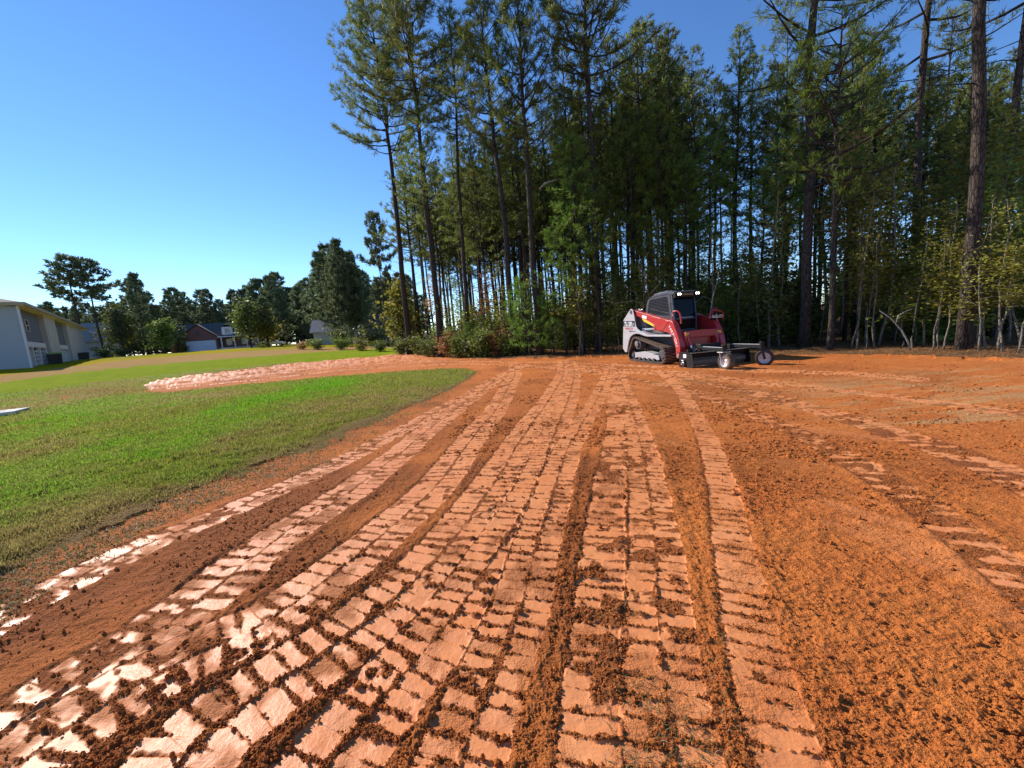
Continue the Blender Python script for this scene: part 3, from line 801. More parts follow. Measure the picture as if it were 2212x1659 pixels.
def pine_meshes(name, H, r0, cs, lmax, nl, seed, lean=(0, 0), tuft_step=0.30, ln=0.26, wd=0.05, n_blade=8, mat='needle', stubs=6, up=0.45, twig=0.75, base_sp=0.25, gap=0.0):
    """loblolly-like pine: bare pole, open plumed crown of ascending limbs; returns (trunk mesh, crown mesh)"""
    g = np.random.default_rng(seed)
    parts = []
    n = 16
    wob = np.cumsum(g.normal(0, 0.05, (n, 2)), 0) * (H / 26.0); wob -= wob[0]
    hs = np.linspace(0, H, n)
    tx = lean[0] * (hs / H) ** 1.15 + wob[:, 0]; ty = lean[1] * (hs / H) ** 1.15 + wob[:, 1]
    rad = r0 * (1 - hs / H) ** 0.75 * 0.96 + 0.015
    rad[0] *= 1.28
    parts.append((np.stack([tx, ty, np.where(hs == 0, -0.25, hs)], -1), rad, 9))
    axis = lambda h: np.array([np.interp(h, hs, tx), np.interp(h, hs, ty), h])
    TP, TD = [], []
    az = g.uniform(0, 6.28)
    for i in range(nl):
        tt = ((i + 0.5) / nl) ** 0.85
        tt = np.clip(tt + g.normal(0, 0.015), 0, 0.985)
        if gap and g.random() < gap * (1 - tt): continue
        h = H * (cs + (1 - cs) * tt)
        az += 2.4 + g.normal(0, 0.5)
        prof = (1 - tt) ** 0.72 * (0.45 + 0.55 * min(1, tt / 0.18))
        L = max(0.5, lmax * prof * g.uniform(0.65, 1.2) + 0.35)
        el = up * (0.55 + 1.1 * tt) + g.normal(0, 0.14)
        m = 6
        q = np.linspace(0, 1, m)
        dirh = np.array([math.cos(az), math.sin(az)])
        bend = g.normal(0, 0.18)
        hx = L * q * math.cos(el)
        z = L * (q * math.sin(el) + 0.16 * q ** 2 - 0.10 * np.sin(q * PI) * (1 - tt))
        perp = np.array([-dirh[1], dirh[0]])
        xy = dirh[None] * hx[:, None] + perp[None] * (bend * L * q ** 2)[:, None]
        P = axis(h)[None] + np.column_stack([xy, z])
        rr = np.maximum(0.008, min(0.055, 0.016 * L + 0.012) * (1 - q) ** 0.8)
        parts.append((P, rr, 4))
        ns = max(2, int(L / tuft_step))
        for j in range(ns):
            u = base_sp + (1 - base_sp) * (j + g.uniform(0, 1)) / ns
            p = np.array([np.interp(u, q, P[:, c]) for c in range(3)])
            sd = 1 if g.random() < 0.5 else -1
            tl = twig * (1.05 - 0.65 * u) * g.uniform(0.5, 1.25) * min(1, L / 1.6 + 0.25)
            a2 = az + sd * g.uniform(0.5, 1.25)
            e2 = g.uniform(0.05, 0.7)
            dv = np.array([math.cos(a2) * math.cos(e2), math.sin(a2) * math.cos(e2), math.sin(e2)])
            if tl > 0.35 and g.random() < 0.6:
                parts.append((np.array([p, p + dv * tl]), [0.009, 0.005], 3))
            for f in np.arange(1.0, 0.25, -0.26 / max(tl, 0.26)):
                TP.append(p + dv * tl * f); TD.append(dv + np.array([0, 0, 0.35]))
        TP.append(P[-1]); TD.append(P[-1] - P[-2])
    for k in range(5):
        TP.append(axis(H) + g.normal(0, 0.12, 3)); TD.append(np.array([0, 0, 1.0]))
    for i in range(stubs):                                             # dead stubs on the pole
        h = H * g.uniform(0.25, max(0.3, cs)); a = g.uniform(0, 6.28); L = g.uniform(0.4, 1.5) * (lmax / 3.0 + 0.2)
        d = np.array([math.cos(a), math.sin(a), g.uniform(-0.1, 0.5)])
        p = axis(h); parts.append((np.array([p, p + d * L * 0.6 + [0, 0, 0.05], p + d * L + [0, 0, -0.02 * L]]), [0.022, 0.014, 0.006], 4))
    TP = np.array(TP); TD = np.array(TD, float); TD /= np.linalg.norm(TD, axis=1, keepdims=True) + 1e-9
    trunk = wood_mesh(name + '_trunk', parts, M['bark'])
    crown = tufts_mesh(name + '_crown', TP, TD, M[mat], n_blade, ln, wd, 0.85, seed + 1)
    return trunk, crown

def plant_tree(name, meshes, loc, rz=0.0, sc=(1, 1, 1), label=None, cat='tree', group=None, tilt=(0, 0), names=('trunk', 'crown')):
    e = empty(name, loc, rz, label, cat, group)
    e.rotation_euler = (tilt[0], tilt[1], rz)
    e.scale = sc
    for nm, me in zip(names, meshes):
        if me is not None: link(nm, me, e)
    return e

def leafy_meshes(name, H, r0, seed, mat, cs=0.3, lmax=1.6, nl=16, size=0.085, per=8, bark='bark_pale', wob=0.10, spread=0.22, step=0.30, up=0.5, bare=0.0):
    """broad-leaved sapling or small tree with a wandering stem"""
    g = np.random.default_rng(seed)
    n = 12
    hs = np.linspace(0, H, n)
    w = np.cumsum(g.normal(0, wob, (n, 2)), 0) * (H / 7); w -= w[0]
    parts = [(np.column_stack([w, np.where(hs == 0, -0.15, hs)]), r0 * (1 - hs / H) ** 0.7 + 0.008, 7)]
    ax = lambda h: np.array([np.interp(h, hs, w[:, 0]), np.interp(h, hs, w[:, 1]), h])
    TP = []
    az = g.uniform(0, 6)
    for i in range(nl):
        tt = (i + g.uniform(0, 1)) / nl
        h = H * (cs + (1 - cs) * tt); az += 2.3 + g.normal(0, 0.6)
        L = lmax * g.uniform(0.5, 1.2) * (1 - 0.7 * tt)
        el = up + g.normal(0, 0.3)
        q = np.linspace(0, 1, 5)
        zz = L * (q * math.sin(el) - 0.25 * q ** 2 * g.uniform(-0.5, 1))
        crook = np.cumsum(g.normal(0, 0.05 * L, (5, 3)), 0); crook[0] = 0
        P = ax(h)[None] + np.column_stack([math.cos(az) * L * q * math.cos(el), math.sin(az) * L * q * math.cos(el), zz]) + crook
        parts.append((P, np.maximum(0.005, (r0 * 0.35) * (1 - q)), 4))
        if g.random() < bare: continue
        for u in np.arange(0.3, 1.01, step / L):
            p = np.array([np.interp(u, q, P[:, c]) for c in range(3)])
            TP.append(p)
            if g.random() < 0.7:
                s = g.normal(0, 0.28, 3); s[2] *= 0.5; TP.append(p + s)
                if g.random() < 0.4: parts.append((np.array([p, p + s]), [0.006, 0.004], 3))
    tr = wood_mesh(name + '_trunk', parts, M[bark])
    cr = leaves_mesh(name + '_crown', np.array(TP), M[mat], size, per, spread, seed + 3) if TP else None
    return tr, cr

def bush_meshes(name, H, W, seed, mat, size=0.07, n=150, per=9, stems=7):
    g = np.random.default_rng(seed)
    parts, TP = [], []
    for i in range(stems):
        a = g.uniform(0, 6.28); l = g.uniform(0.2, 1.0) * W * 0.5; h = H * g.uniform(0.55, 1.0)
        q = np.linspace(0, 1, 4)
        P = np.column_stack([math.cos(a) * l * q ** 1.3, math.sin(a) * l * q ** 1.3, h * q - 0.05]) + np.cumsum(g.normal(0, 0.04, (4, 3)), 0)
        parts.append((P, 0.014 * (1 - q) + 0.005, 4))
        for k in range(n // stems):
            u = g.uniform(0.25, 1.0)
            p = np.array([np.interp(u, q, P[:, c]) for c in range(3)])
            TP.append(p + g.normal(0, 0.16, 3) * np.array([W, W, H * 0.7]) * 0.55)
    TP = np.array(TP); TP[:, 2] = np.maximum(TP[:, 2], 0.05)
    return wood_mesh(name + '_stems', parts, M['bark_pale']), leaves_mesh(name + '_leaves', TP, M[mat], size, per, 0.13, seed + 2)

# ---- tall edge pines, one by one: base place in the survey picture, top (px, py) or height, trunk radius ...
def tall(label, base, top=None, H=None, lean_px=None, r0=0.2, cs=0.6, lmax=3.0, nl=46, seed=1, depth=None, group=None, **kw):
    b = at(*base) if depth is None else at_depth(base[0], depth)
    b[2] -= 0.02
    if top is not None:
        p = above(top[0], top[1], b[1])
        H = p[2] - b[2]; lean = (p[0] - b[0], 0.0)
    else:
        lean = lean_px or (0, 0)
    ms = pine_meshes('tall_pine', H, r0, cs, lmax, nl, seed, lean, **kw)
    return plant_tree('pine_tree', ms, tuple(b), 0, (1, 1, 1), label, 'tree', group)

EDGE = 'tall pines along the clearing edge'
tall('tall leaning bare poled pine farthest left on the clearing edge, wide tufted crown', (886, 767), (802, 22), r0=0.24, cs=0.60, lmax=4.8, nl=74, seed=11, group=EDGE, stubs=10, tuft_step=0.2, n_blade=17, ln=0.32, wd=0.030)
tall('second tall pine from the left, its forked crown cut by the top of the photo', (953, 771), (872, -45), r0=0.22, cs=0.66, lmax=4.4, nl=62, seed=12, group=EDGE, tuft_step=0.2, n_blade=17, ln=0.32, wd=0.030)
tall('slim tall pine with a narrow sparse crown standing against open sky', (1012, 768), (958, 25), r0=0.15, cs=0.64, lmax=2.3, nl=50, seed=13, group=EDGE, n_blade=17, ln=0.32, wd=0.030)
tall('straight dark tall pine with a crown thinning upward left of the sky gap', (1118, 768), (1028, -30), r0=0.19, cs=0.56, lmax=2.6, nl=54, seed=14, group=EDGE, up=0.7, twig=0.75, tuft_step=0.24, n_blade=17, ln=0.32, wd=0.030)
tall('tall pine with a very open vase shaped crown of upswept thin limbs', (1166, 769), (1112, -60), r0=0.18, cs=0.54, lmax=2.9, nl=46, seed=15, group=EDGE, up=0.75, twig=0.7, tuft_step=0.24, n_blade=17, ln=0.32, wd=0.030)
tall('tallest open crowned pine rising over the middle of the woods into the blue', (1292, 764), (1258, -160), r0=0.19, cs=0.62, lmax=3.4, nl=56, seed=16, group=EDGE, depth=20.5, up=0.6, tuft_step=0.25, n_blade=17, ln=0.32, wd=0.030)
tall('thick barked edge pine right of the caster wheels with long limbs sweeping left', (1736, 752), H=24, r0=0.17, cs=0.36, lmax=5.0, nl=50, seed=17, group=EDGE, n_blade=15, ln=0.23, wd=0.021, lean_px=(0.8, 0), up=0.25, tuft_step=0.26)
tall('mid sized rough pine pole behind the yellow saplings with a broken pale stub', (1958, 756), H=25, r0=0.14, cs=0.40, lmax=4.6, nl=46, seed=18, group=EDGE, n_blade=15, ln=0.23, wd=0.021, depth=16.5, up=0.3)
tall('massive dark pine trunk nearest the camera at the right hand side of the clearing', (2082, 758), H=25, r0=0.15, cs=0.42, lmax=5.0, nl=46, seed=19, group=EDGE, n_blade=15, ln=0.23, wd=0.021, up=0.3, lean_px=(-1.7, 0))
tall('slender young pine beside the thick barked one with bright foliage starting half way up', (1792, 757), (1818, 30), r0=0.085, cs=0.45, lmax=2.6, nl=40, seed=20, group=EDGE, n_blade=15, ln=0.23, wd=0.021, mat='needle_fresh', up=0.3)
tall('reddish slim pine pole at the right border of the photo', (2142, 766), H=23, r0=0.11, cs=0.42, lmax=3.6, nl=38, seed=22, group=EDGE, n_blade=15, ln=0.23, wd=0.021, depth=13.5, up=0.35)
tall('second reddish pole beside the right border, partly behind yellow leaves', (2172, 766), H=24, r0=0.13, cs=0.42, lmax=3.8, nl=38, seed=23, group=EDGE, n_blade=15, ln=0.23, wd=0.021, depth=14.5, up=0.35)

# pines of the second row: tops in the survey picture and distance ahead
PV = [pine_meshes('row_pine', 20.0, 0.15, cs, lm, nl, 200 + i, (0, 0), mat='needle', up=u, tuft_step=0.25, ln=0.30, wd=0.038, n_blade=13)
      for i, (cs, lm, nl, u) in enumerate([(0.42, 2.6, 62, 0.5), (0.48, 2.3, 56, 0.6), (0.36, 3.0, 64, 0.35), (0.52, 2.6, 54, 0.55), (0.45, 2.1, 58, 0.7)])]
PF = [pine_meshes('edge_pine', 12.0, 0.10, cs, lm, nl, 230 + i, (0, 0), mat='needle_fresh', up=u, tuft_step=0.24, ln=0.26, wd=0.034, n_blade=13, stubs=3)
      for i, (cs, lm, nl, u) in enumerate([(0.30, 2.0, 54, 0.4), (0.38, 1.7, 48, 0.5), (0.25, 2.2, 56, 0.3)])]
PD = [pine_meshes('deep_pine', 18.0, 0.13, cs, lm, nl, 260 + i, (0, 0), mat='needle', up=0.45, tuft_step=0.38, ln=0.36, wd=0.060, n_blade=10, stubs=5)
      for i, (cs, lm, nl) in enumerate([(0.50, 2.4, 42), (0.56, 2.2, 38), (0.46, 2.7, 44), (0.60, 2.0, 34)])]

SKY_TOPS = [(900, 222, 27), (970, 296, 34), (1008, 252, 33), (1060, 268, 31), (1100, 236, 30), (1172, 196, 30), (1216, 108, 27), (1264, 180, 29), (1312, 92, 26), (1352, 170, 28), (1392, 48, 24),
            (1442, 72, 25), (1492, 118, 26), (1540, 182, 27), (1592, 74, 22.5), (1628, 132, 24), (1682, 150, 23), (1702, 52, 22), (1788, 112, 20.5), (1850, 54, 21), (1902, 92, 20), (2012, 146, 19), (2062, 36, 21), (2142, 190, 17), (2204, 112, 16.5)]
for i, (px, py, Y) in enumerate(SKY_TOPS):
    p = above(px, py, Y)
    z = float(terr(p[0], p[1]))
    k = (p[2] - z) / 20.0
    a = np.random.default_rng(300 + i)
    if i == 0:
        lab, grp = 'dense shorter pine standing between the two leftmost tall poles, crown half as high', None
    elif px < 1200:
        lab, grp = 'dark pine whose crown makes the lower ragged skyline behind the tall left poles', 'second row pines left of the sky gap'
    elif px < 1640:
        lab, grp = 'full crowned green pine on the ragged skyline above the loader', 'second row pines above the loader'
    else:
        lab, grp = 'green pine filling the sky between the thick right hand trunks', 'second row pines at the right'
    plant_tree('pine_tree', PV[i % 5] if i else PV[3], (p[0], p[1], z - 0.05), a.uniform(0, 6.28), (k * a.uniform(0.85, 1.1),) * 2 + (k,), lab, 'tree', grp)

for i, (px, py, Y) in enumerate([(1238, 300, 20.3), (1282, 388, 19.4), (1352, 268, 20), (1424, 236, 19.6), (1482, 350, 18.6), (1528, 300, 19.5), (1648, 372, 17.5), (1692, 300, 18.5), (1208, 470, 20.5), (1840, 330, 17.0), (1400, 470, 18.5)]):
    p = above(px, py, Y); z = float(terr(p[0], p[1])); k = (p[2] - z) / 12.0
    a = np.random.default_rng(340 + i)
    plant_tree('pine_tree', PF[i % 3], (p[0], p[1], z - 0.05), a.uniform(0, 6.28), (k * a.uniform(0.9, 1.2),) * 2 + (k,),
               'fresh green half grown pine with low foliage at the front of the woods', 'tree', 'half grown pines in front of the woods')

g = np.random.default_rng(377)
for i in range(26):
    px = 918 + 330 * (i + g.uniform(0, 1)) / 26; Y = g.uniform(35, 46)
    p = above(px, np.interp(px, [900, 970, 1200, 1260], [330, 310, 260, 250]) + g.uniform(0, 150), Y); z = float(terr(p[0], p[1])); k = (p[2] - z) / 20.0
    plant_tree('pine_tree', PV[i % 5], (p[0], p[1], z - 0.05), g.uniform(0, 6.28), (k * 1.15, k * 1.15, k), 'green pine of the dense back row filling the gaps between the tall left poles', 'tree', 'back row pines behind the left poles')
# pines deep in the woods
edge_px = [860, 885, 955, 1106, 1300, 1480, 1735, 1900, 2085, 2212, 2400]
edge_Y = [40, 34.5, 26.5, 22, 18.6, 17.2, 15.4, 13.0, 11.2, 9.6, 8.5]
top_px = [t[0] for t in SKY_TOPS]; top_py = [t[1] for t in SKY_TOPS]
g = np.random.default_rng(404)
n_deep = 0
for i in range(170):
    px = g.uniform(905, 2330)
    Y = np.interp(px, edge_px, edge_Y) + 2.5 + 30 * g.random() ** 0.9
    if px < 1000 and Y < 38: Y += 6
    b = at_depth(px, Y)
    Hmax = above(px, np.interp(px, top_px, top_py) + g.uniform(20, 190), Y)[2]
    H = min(Hmax, g.uniform(17, 23))
    if H < 9: continue
    if px > 1500 and g.random() < 0.42: continue
    s = H / 18.0; wx = s * g.uniform(0.8, 1.1)
    lab, grp = (('dark pine pole deep in the woods behind the left edge pines', 'pines deep in the left woods') if px < 1250 else
                ('dark pine pole deep in the woods behind the loader', 'pines deep in the woods behind the loader') if px < 1720 else
                ('dark pine pole deep in the woods behind the thick right hand trunks', 'pines deep in the right woods'))
    plant_tree('pine_tree', PD[i % 4], (b[0], b[1], b[2] - 0.05), g.uniform(0, 6.28), (wx, wx, s), lab, 'tree', grp, tilt=(g.normal(0, 0.015), g.normal(0, 0.015)))

# ---- saplings and broad-leaved understorey
LV = [leafy_meshes('sapling', 8.0, 0.034, 500 + i, m, cs, lm, nl, 0.085, 13, 'bark_pale', 0.05)
      for i, (m, cs, lm, nl) in enumerate([('leaf', 0.38, 1.7, 24), ('leaf', 0.30, 1.9, 26), ('leaf_green', 0.42, 1.5, 20), ('leaf_green', 0.25, 1.7, 26), ('leaf_rust', 0.45, 1.6, 20)])]
BV = [leafy_meshes('bare_sapling', 7.0, 0.035, 520 + i, 'leaf', 0.38, 1.2, 18, 0.075, 7, 'bark_pale', 0.055, bare=0.35) for i in range(4)]
g = np.random.default_rng(55)
LEAFY = [(1830, 300, 16.0, 4), (1868, 330, 15.2, 0), (1905, 372, 14.6, 1), (1950, 420, 14.2, 2), (1998, 400, 13.6, 0), (2040, 440, 13.0, 1), (2066, 330, 14.6, 3), (2112, 300, 13.4, 0),
         (2150, 250, 12.6, 1), (2190, 310, 11.8, 3), (2225, 260, 12.4, 0), (2240, 420, 10.8, 2), (1780, 430, 16.4, 2), (1700, 470, 17.4, 3), (1620, 520, 17.6, 0), (1560, 560, 18.0, 2),
         (1330, 600, 19.0, 3), (1250, 590, 20.0, 0), (1180, 600, 21.6, 4), (1100, 610, 23.4, 3), (1050, 585, 25, 4), (980, 600, 27, 2), (930, 590, 30, 4), (1425, 560, 18.4, 0), (2120, 480, 11.4, 1), (2010, 520, 12.6, 3), (1880, 520, 14.4, 1), (2180, 520, 10.6, 0)]
for i, (px, py, Y, k) in enumerate(LEAFY):
    p = above(px, py, Y); z = float(terr(p[0], p[1])); s = (p[2] - z) / 8.0
    lab, grp = (('rusty orange leaved sapling glowing among dark trunks', 'rusty leaved saplings') if k == 4 else
                ('yellow leaved young tree under the pines', 'yellow leaved young trees') if k < 2 else ('green leaved young tree under the pines', 'green leaved young trees'))
    plant_tree('sapling', LV[k], (p[0], p[1], z - 0.03), g.uniform(0, 6.28), (max(s, 0.7) * 1.05,) * 2 + (s,), lab, 'tree', grp)
BARE = [(1668, 250, 16.3), (1690, 430, 16.0), (1850, 460, 13.9), (1868, 380, 13.7), (1884, 520, 13.5), (1905, 480, 13.2), (1920, 300, 14.0), (1990, 480, 12.4), (2030, 560, 11.8), (2050, 470, 11.7), (2062, 430, 11.6), (2100, 520, 11.2),
        (2140, 480, 10.6), (2165, 400, 10.9), (2200, 420, 10.3), (1640, 560, 16.6), (1600, 520, 17.0), (1548, 470, 17.4), (1395, 560, 17.9), (1420, 470, 18.0), (1240, 540, 19.4), (1150, 560, 21.4), (1066, 560, 23.2), (1955, 600, 12.9), (2224, 520, 9.9)]
for i, (px, py, Y) in enumerate(BARE):
    p = above(px, py, Y); z = float(terr(p[0], p[1])); s = (p[2] - z) / 7.0
    plant_tree('sapling', BV[i % 4], (p[0], p[1], z - 0.03), g.uniform(0, 6.28), (max(s, 0.6),) * 2 + (s,), 'thin pale stemmed sapling with few leaves at the clearing edge', 'tree', 'pale stemmed saplings along the edge')

# ---- young pines by the loader and in the left scrub
YP = [pine_meshes('young_pine', 3.0, 0.035, 0.08, 1.15, 46, 600 + i, (0, 0), mat='needle_fresh', up=0.55, tuft_step=0.14, ln=0.20, wd=0.022, n_blade=12, stubs=0, twig=0.38, base_sp=0.15) for i in range(2)]
for i, (px, py, Y, lab) in enumerate([(1572, 652, 17.6, 'bright green bushy young pine just right of the loader'), (1602, 690, 18.2, 'lower shaded young pine between the two bright ones'),
                                      (1672, 664, 17.2, 'bright green young pine behind the right caster wheel'), (1640, 700, 18.6, 'dim young pine half hidden behind a thin pale stem'),
                                      (1135, 620, 21.4, 'shaded young pine at the foot of the tall poles left of the loader'), (1012, 705, 25.4, 'small pine seedling in the scrub between the left poles'),
                                      (1190, 650, 21.0, 'dark young pine left of the loader under the half grown pines')]):
    p = above(px, py, Y); z = float(terr(p[0], p[1])); s = (p[2] - z) / 3.0
    plant_tree('young_pine', YP[i % 2], (p[0], p[1], z - 0.02), i * 1.3, (s * 1.05, s * 1.05, s), lab, 'tree')

# ---- shrubs
SV = [bush_meshes('shrub', 1.6, 1.7, 700 + i, m, 0.07, 150, 9) for i, m in enumerate(['leaf_green', 'leaf_dark', 'leaf', 'leaf_dark', 'leaf_rust'])]
SVT = [bush_meshes('tall_shrub', 4.2, 2.8, 720 + i, m, 0.075, n, 9, 9) for i, (m, n) in enumerate([('leaf_dark', 330), ('leaf_green', 260), ('leaf_dark', 260), ('leaf', 220)])]
g = np.random.default_rng(71)
SHRUBS = [(905, 30.5, 1.6, 0), (925, 28.0, 1.3, 1), (975, 26.2, 1.7, 4), (990, 25.0, 1.5, 0), (1030, 24.0, 1.2, 1), (1052, 23.8, 1.9, 0), (1082, 23.2, 1.6, 4), (1098, 22.8, 1.3, 0), (1140, 22.4, 1.3, 1), (870, 33.0, 1.4, 0), (940, 27.5, 1.2, 1), (1010, 24.4, 1.1, 1)]
for px, Y, h, k in SHRUBS:
    b = at_depth(px, Y)
    lab, grp = (('russet shrub in the scrub at the foot of the left poles', 'russet shrubs in the left scrub') if k == 4 else ('leafy green shrub in the scrub at the foot of the left poles', 'green shrubs in the left scrub') if k < 2 else
                ('yellowing shrub in the scrub at the foot of the left poles', 'yellowing shrubs in the left scrub'))
    plant_tree('shrub', SV[k], (b[0], b[1], b[2] - 0.02), g.uniform(0, 6), (h / 1.5 * 1.1, h / 1.5 * 1.1, h / 1.5), lab, 'shrub', grp, names=('stems', 'leaves'))
for i in range(230):
    px = g.uniform(900, 2330)
    Y = np.interp(px, edge_px, edge_Y) + 0.8 + 26 * g.random() ** 1.2
    if px > 1730 and g.random() < 0.5: continue
    b = at_depth(px, Y); h = g.uniform(1.0, 2.3) if i % 2 else g.uniform(2.2, 4.2)
    k = [1, 3, 3, 1, 0, 2, 4][int(g.integers(0, 7))]
    ms, hh = (SV[k], 1.6) if i % 2 else (SVT[int(g.integers(0, 4))], 4.2)
    plant_tree('shrub', ms, (b[0], b[1], b[2] - 0.02), g.uniform(0, 6), (h / hh * 1.15, h / hh * 1.15, h / hh),
               'dim leafy shrub in the shade under the pines', 'shrub', 'shrubs in the shade of the woods', names=('stems', 'leaves'))

for i in range(70):
    px = g.uniform(1230, 2260); Y = np.interp(px, edge_px, edge_Y) + g.uniform(12, 30)
    b = at_depth(px, Y); h = g.uniform(3.5, 6.5)
    plant_tree('shrub', SVT[int(g.integers(0, 3))], (b[0], b[1], b[2] - 0.02), g.uniform(0, 6), (h / 4.2 * 1.2, h / 4.2 * 1.2, h / 4.2),
               'tall dim thicket bush far inside the woods between the poles', 'shrub', 'thicket bushes far inside the woods', names=('stems', 'leaves'))
# ---- fallen and dead wood
def branch(name, label, pts, r, cat='branch', mat='bark_dead', group=None):
    mb = MB()
    for q, rr in zip(pts, r): mb.tube(q, rr, 7)
    me = np_mesh_poly(name, mb, M[mat])
    o = link(name, me); tag(o, label, cat, group); return o
def apx(pl, Y): return [tuple(above(a, b, Y)) for a, b in pl]
Yb = 11.9
branch('dead_branch', 'pale broken branch forked in a V leaning out in front of the right woods', [apx([(1968, 757), (1960, 735), (1948, 714), (1925, 688), (1900, 671)], Yb), apx([(1936, 698), (1940, 682), (1958, 672), (1982, 664)], Yb)],
       [[0.022, 0.024, 0.022, 0.017, 0.009], [0.015, 0.013, 0.009, 0.005]])
branch('dead_branch', 'bare twiggy dead sapling with crooked forks just left of the loader cab', [apx([(1392, 770), (1396, 700), (1402, 640), (1392, 590), (1398, 545)], 17.0), apx([(1400, 660), (1370, 650), (1330, 655), (1300, 648)], 17.0),
       apx([(1400, 640), (1425, 612), (1440, 590)], 17.0), apx([(1396, 690), (1350, 672), (1318, 690)], 17.0), apx([(1385, 655), (1372, 632), (1350, 618)], 17.0), apx([(1398, 600), (1380, 580), (1378, 560)], 17.0)],
       [[0.03, 0.026, 0.02, 0.014, 0.006], [0.014, 0.012, 0.01, 0.004], [0.012, 0.009, 0.004], [0.014, 0.01, 0.004], [0.009, 0.007, 0.003], [0.008, 0.006, 0.003]], mat='bark_pale')
branch('dead_branch', 'long dark bough arching from the young pine toward the right caster wheel', [apx([(1540, 668), (1580, 660), (1620, 662), (1650, 676), (1680, 706), (1690, 760)], 16.6)], [[0.012, 0.016, 0.02, 0.024, 0.028, 0.03]], mat='bark')
branch('dead_branch', 'white bare sapling leaning behind the right side of the loader cab', [apx([(1528, 742), (1532, 690), (1540, 640), (1552, 600), (1550, 560)], 16.4), apx([(1546, 622), (1530, 600), (1528, 575)], 16.4), apx([(1540, 648), (1518, 640), (1500, 655)], 16.4)],
       [[0.024, 0.02, 0.016, 0.012, 0.005], [0.01, 0.007, 0.003], [0.008, 0.006, 0.003]])
p0 = above(1962, 262, 16.4)
branch('dead_branch', 'short broken white stub on the rough pole behind the yellow saplings', [[tuple(p0), tuple(above(1945, 250, 16.3)), tuple(above(1942, 246, 16.2))]], [[0.05, 0.045, 0.05]])
branch('dead_branch', 'pale snapped limb sticking out of the dark poles left of the loader', [apx([(1165, 408), (1178, 396), (1200, 389), (1206, 386)], 21.2)], [[0.05, 0.045, 0.035, 0.02]])

# ---- the far line of trees beyond the grass
FV = [pine_meshes('far_pine', 15.0, 0.20, cs, lm, nl, 800 + i, (0, 0), mat='needle_far', up=u, tuft_step=0.50, ln=0.62, wd=0.15, n_blade=12, stubs=2, twig=1.2, base_sp=0.1)
      for i, (cs, lm, nl, u) in enumerate([(0.18, 4.2, 60, 0.25), (0.10, 3.6, 64, 0.3), (0.40, 3.8, 44, 0.4), (0.25, 3.2, 54, 0.5)])]
FV += [pine_meshes('lone_pine', 15.0, 0.17, 0.58, 3.6, 34, 840 + i, (0, 0), mat='needle_far', up=0.22, tuft_step=0.42, ln=0.55, wd=0.13, n_blade=13, stubs=2, twig=1.1, base_sp=0.25) for i in range(2)]
sky_x = [0, 60, 100, 150, 200, 250, 285, 330, 370, 405, 440, 480, 500, 530, 580, 620, 670, 695, 725, 750, 770, 800, 850, 900]
sky_y = [655, 655, 652, 650, 655, 652, 596, 640, 622, 640, 606, 655, 628, 600, 592, 585, 592, 535, 522, 545, 582, 590, 590, 590]
g = np.random.default_rng(88)
for i in range(74):
    px = -40 + 930 * (i + g.uniform(0, 1)) / 74
    Y = g.uniform(78, 125) if px > 230 else g.uniform(72, 100)
    if 680 < px < 760: Y = g.uniform(66, 80)
    py = np.interp(px, sky_x, sky_y) + abs(g.normal(0, 16)) + (18 if i % 3 == 0 else 0)
    p = above(px, py, Y); z = float(terr(p[0], p[1])); H = p[2] - z
    if 384 < px < 560 and Y < 100: Y = g.uniform(102, 125); p = above(px, py, Y); z = float(terr(p[0], p[1])); H = p[2] - z
    if H < 4: continue
    if 125 < px < 245 and Y < 104: Y = g.uniform(104, 122); p = above(px, py, Y); z = float(terr(p[0], p[1])); H = p[2] - z
    s = H / 15.0
    lab, grp = ('far dark tree in the line beyond the brick house', 'distant trees beyond the brick house') if px < 560 else ('far dark tree in the line between the brick house and the left poles', 'distant trees right of the brick house')
    if px < 200: lab, grp = 'far dark tree behind the row of pale townhouses', 'distant trees behind the townhouses'
    wx = s * g.uniform(0.8, 1.15)
    plant_tree('distant_tree', FV[[0, 1, 0, 3, 2][i % 5]], (p[0], p[1], z - 0.1), g.uniform(0, 6), (wx, wx, s), lab, 'tree', grp)
for lab, px, py, Y, k, cs in (('left one of the two lone flat topped pines above the townhouse roofs', 140, 557, 78, 0.95, 4), ('right one of the two lone flat topped pines above the townhouse roofs', 182, 562, 80, 1.0, 5),
                              ('lone slim pine rising clear of the far trees left of the tall poles', 806, 464, 56, 0.55, 4), ('shaggy broad pine towering over the far trees left of the tall poles', 722, 522, 64, 0.6, 3),
                              ('dark pine in front of the pale gabled house', 762, 575, 66, 0.8, 0), ('dark pine at the right end of the pale gabled house', 832, 590, 63, 0.8, 3), ('slim pine beside the round tree, crown above the townhouse end', 284, 594, 84, 0.7, 3)):
    p = above(px, py, Y); z = float(terr(p[0], p[1])); s = (p[2] - z) / 15.0
    plant_tree('pine_tree', FV[cs], (p[0], p[1], z - 0.1), px * 0.1, (s * k, s * k, s), lab, 'tree')

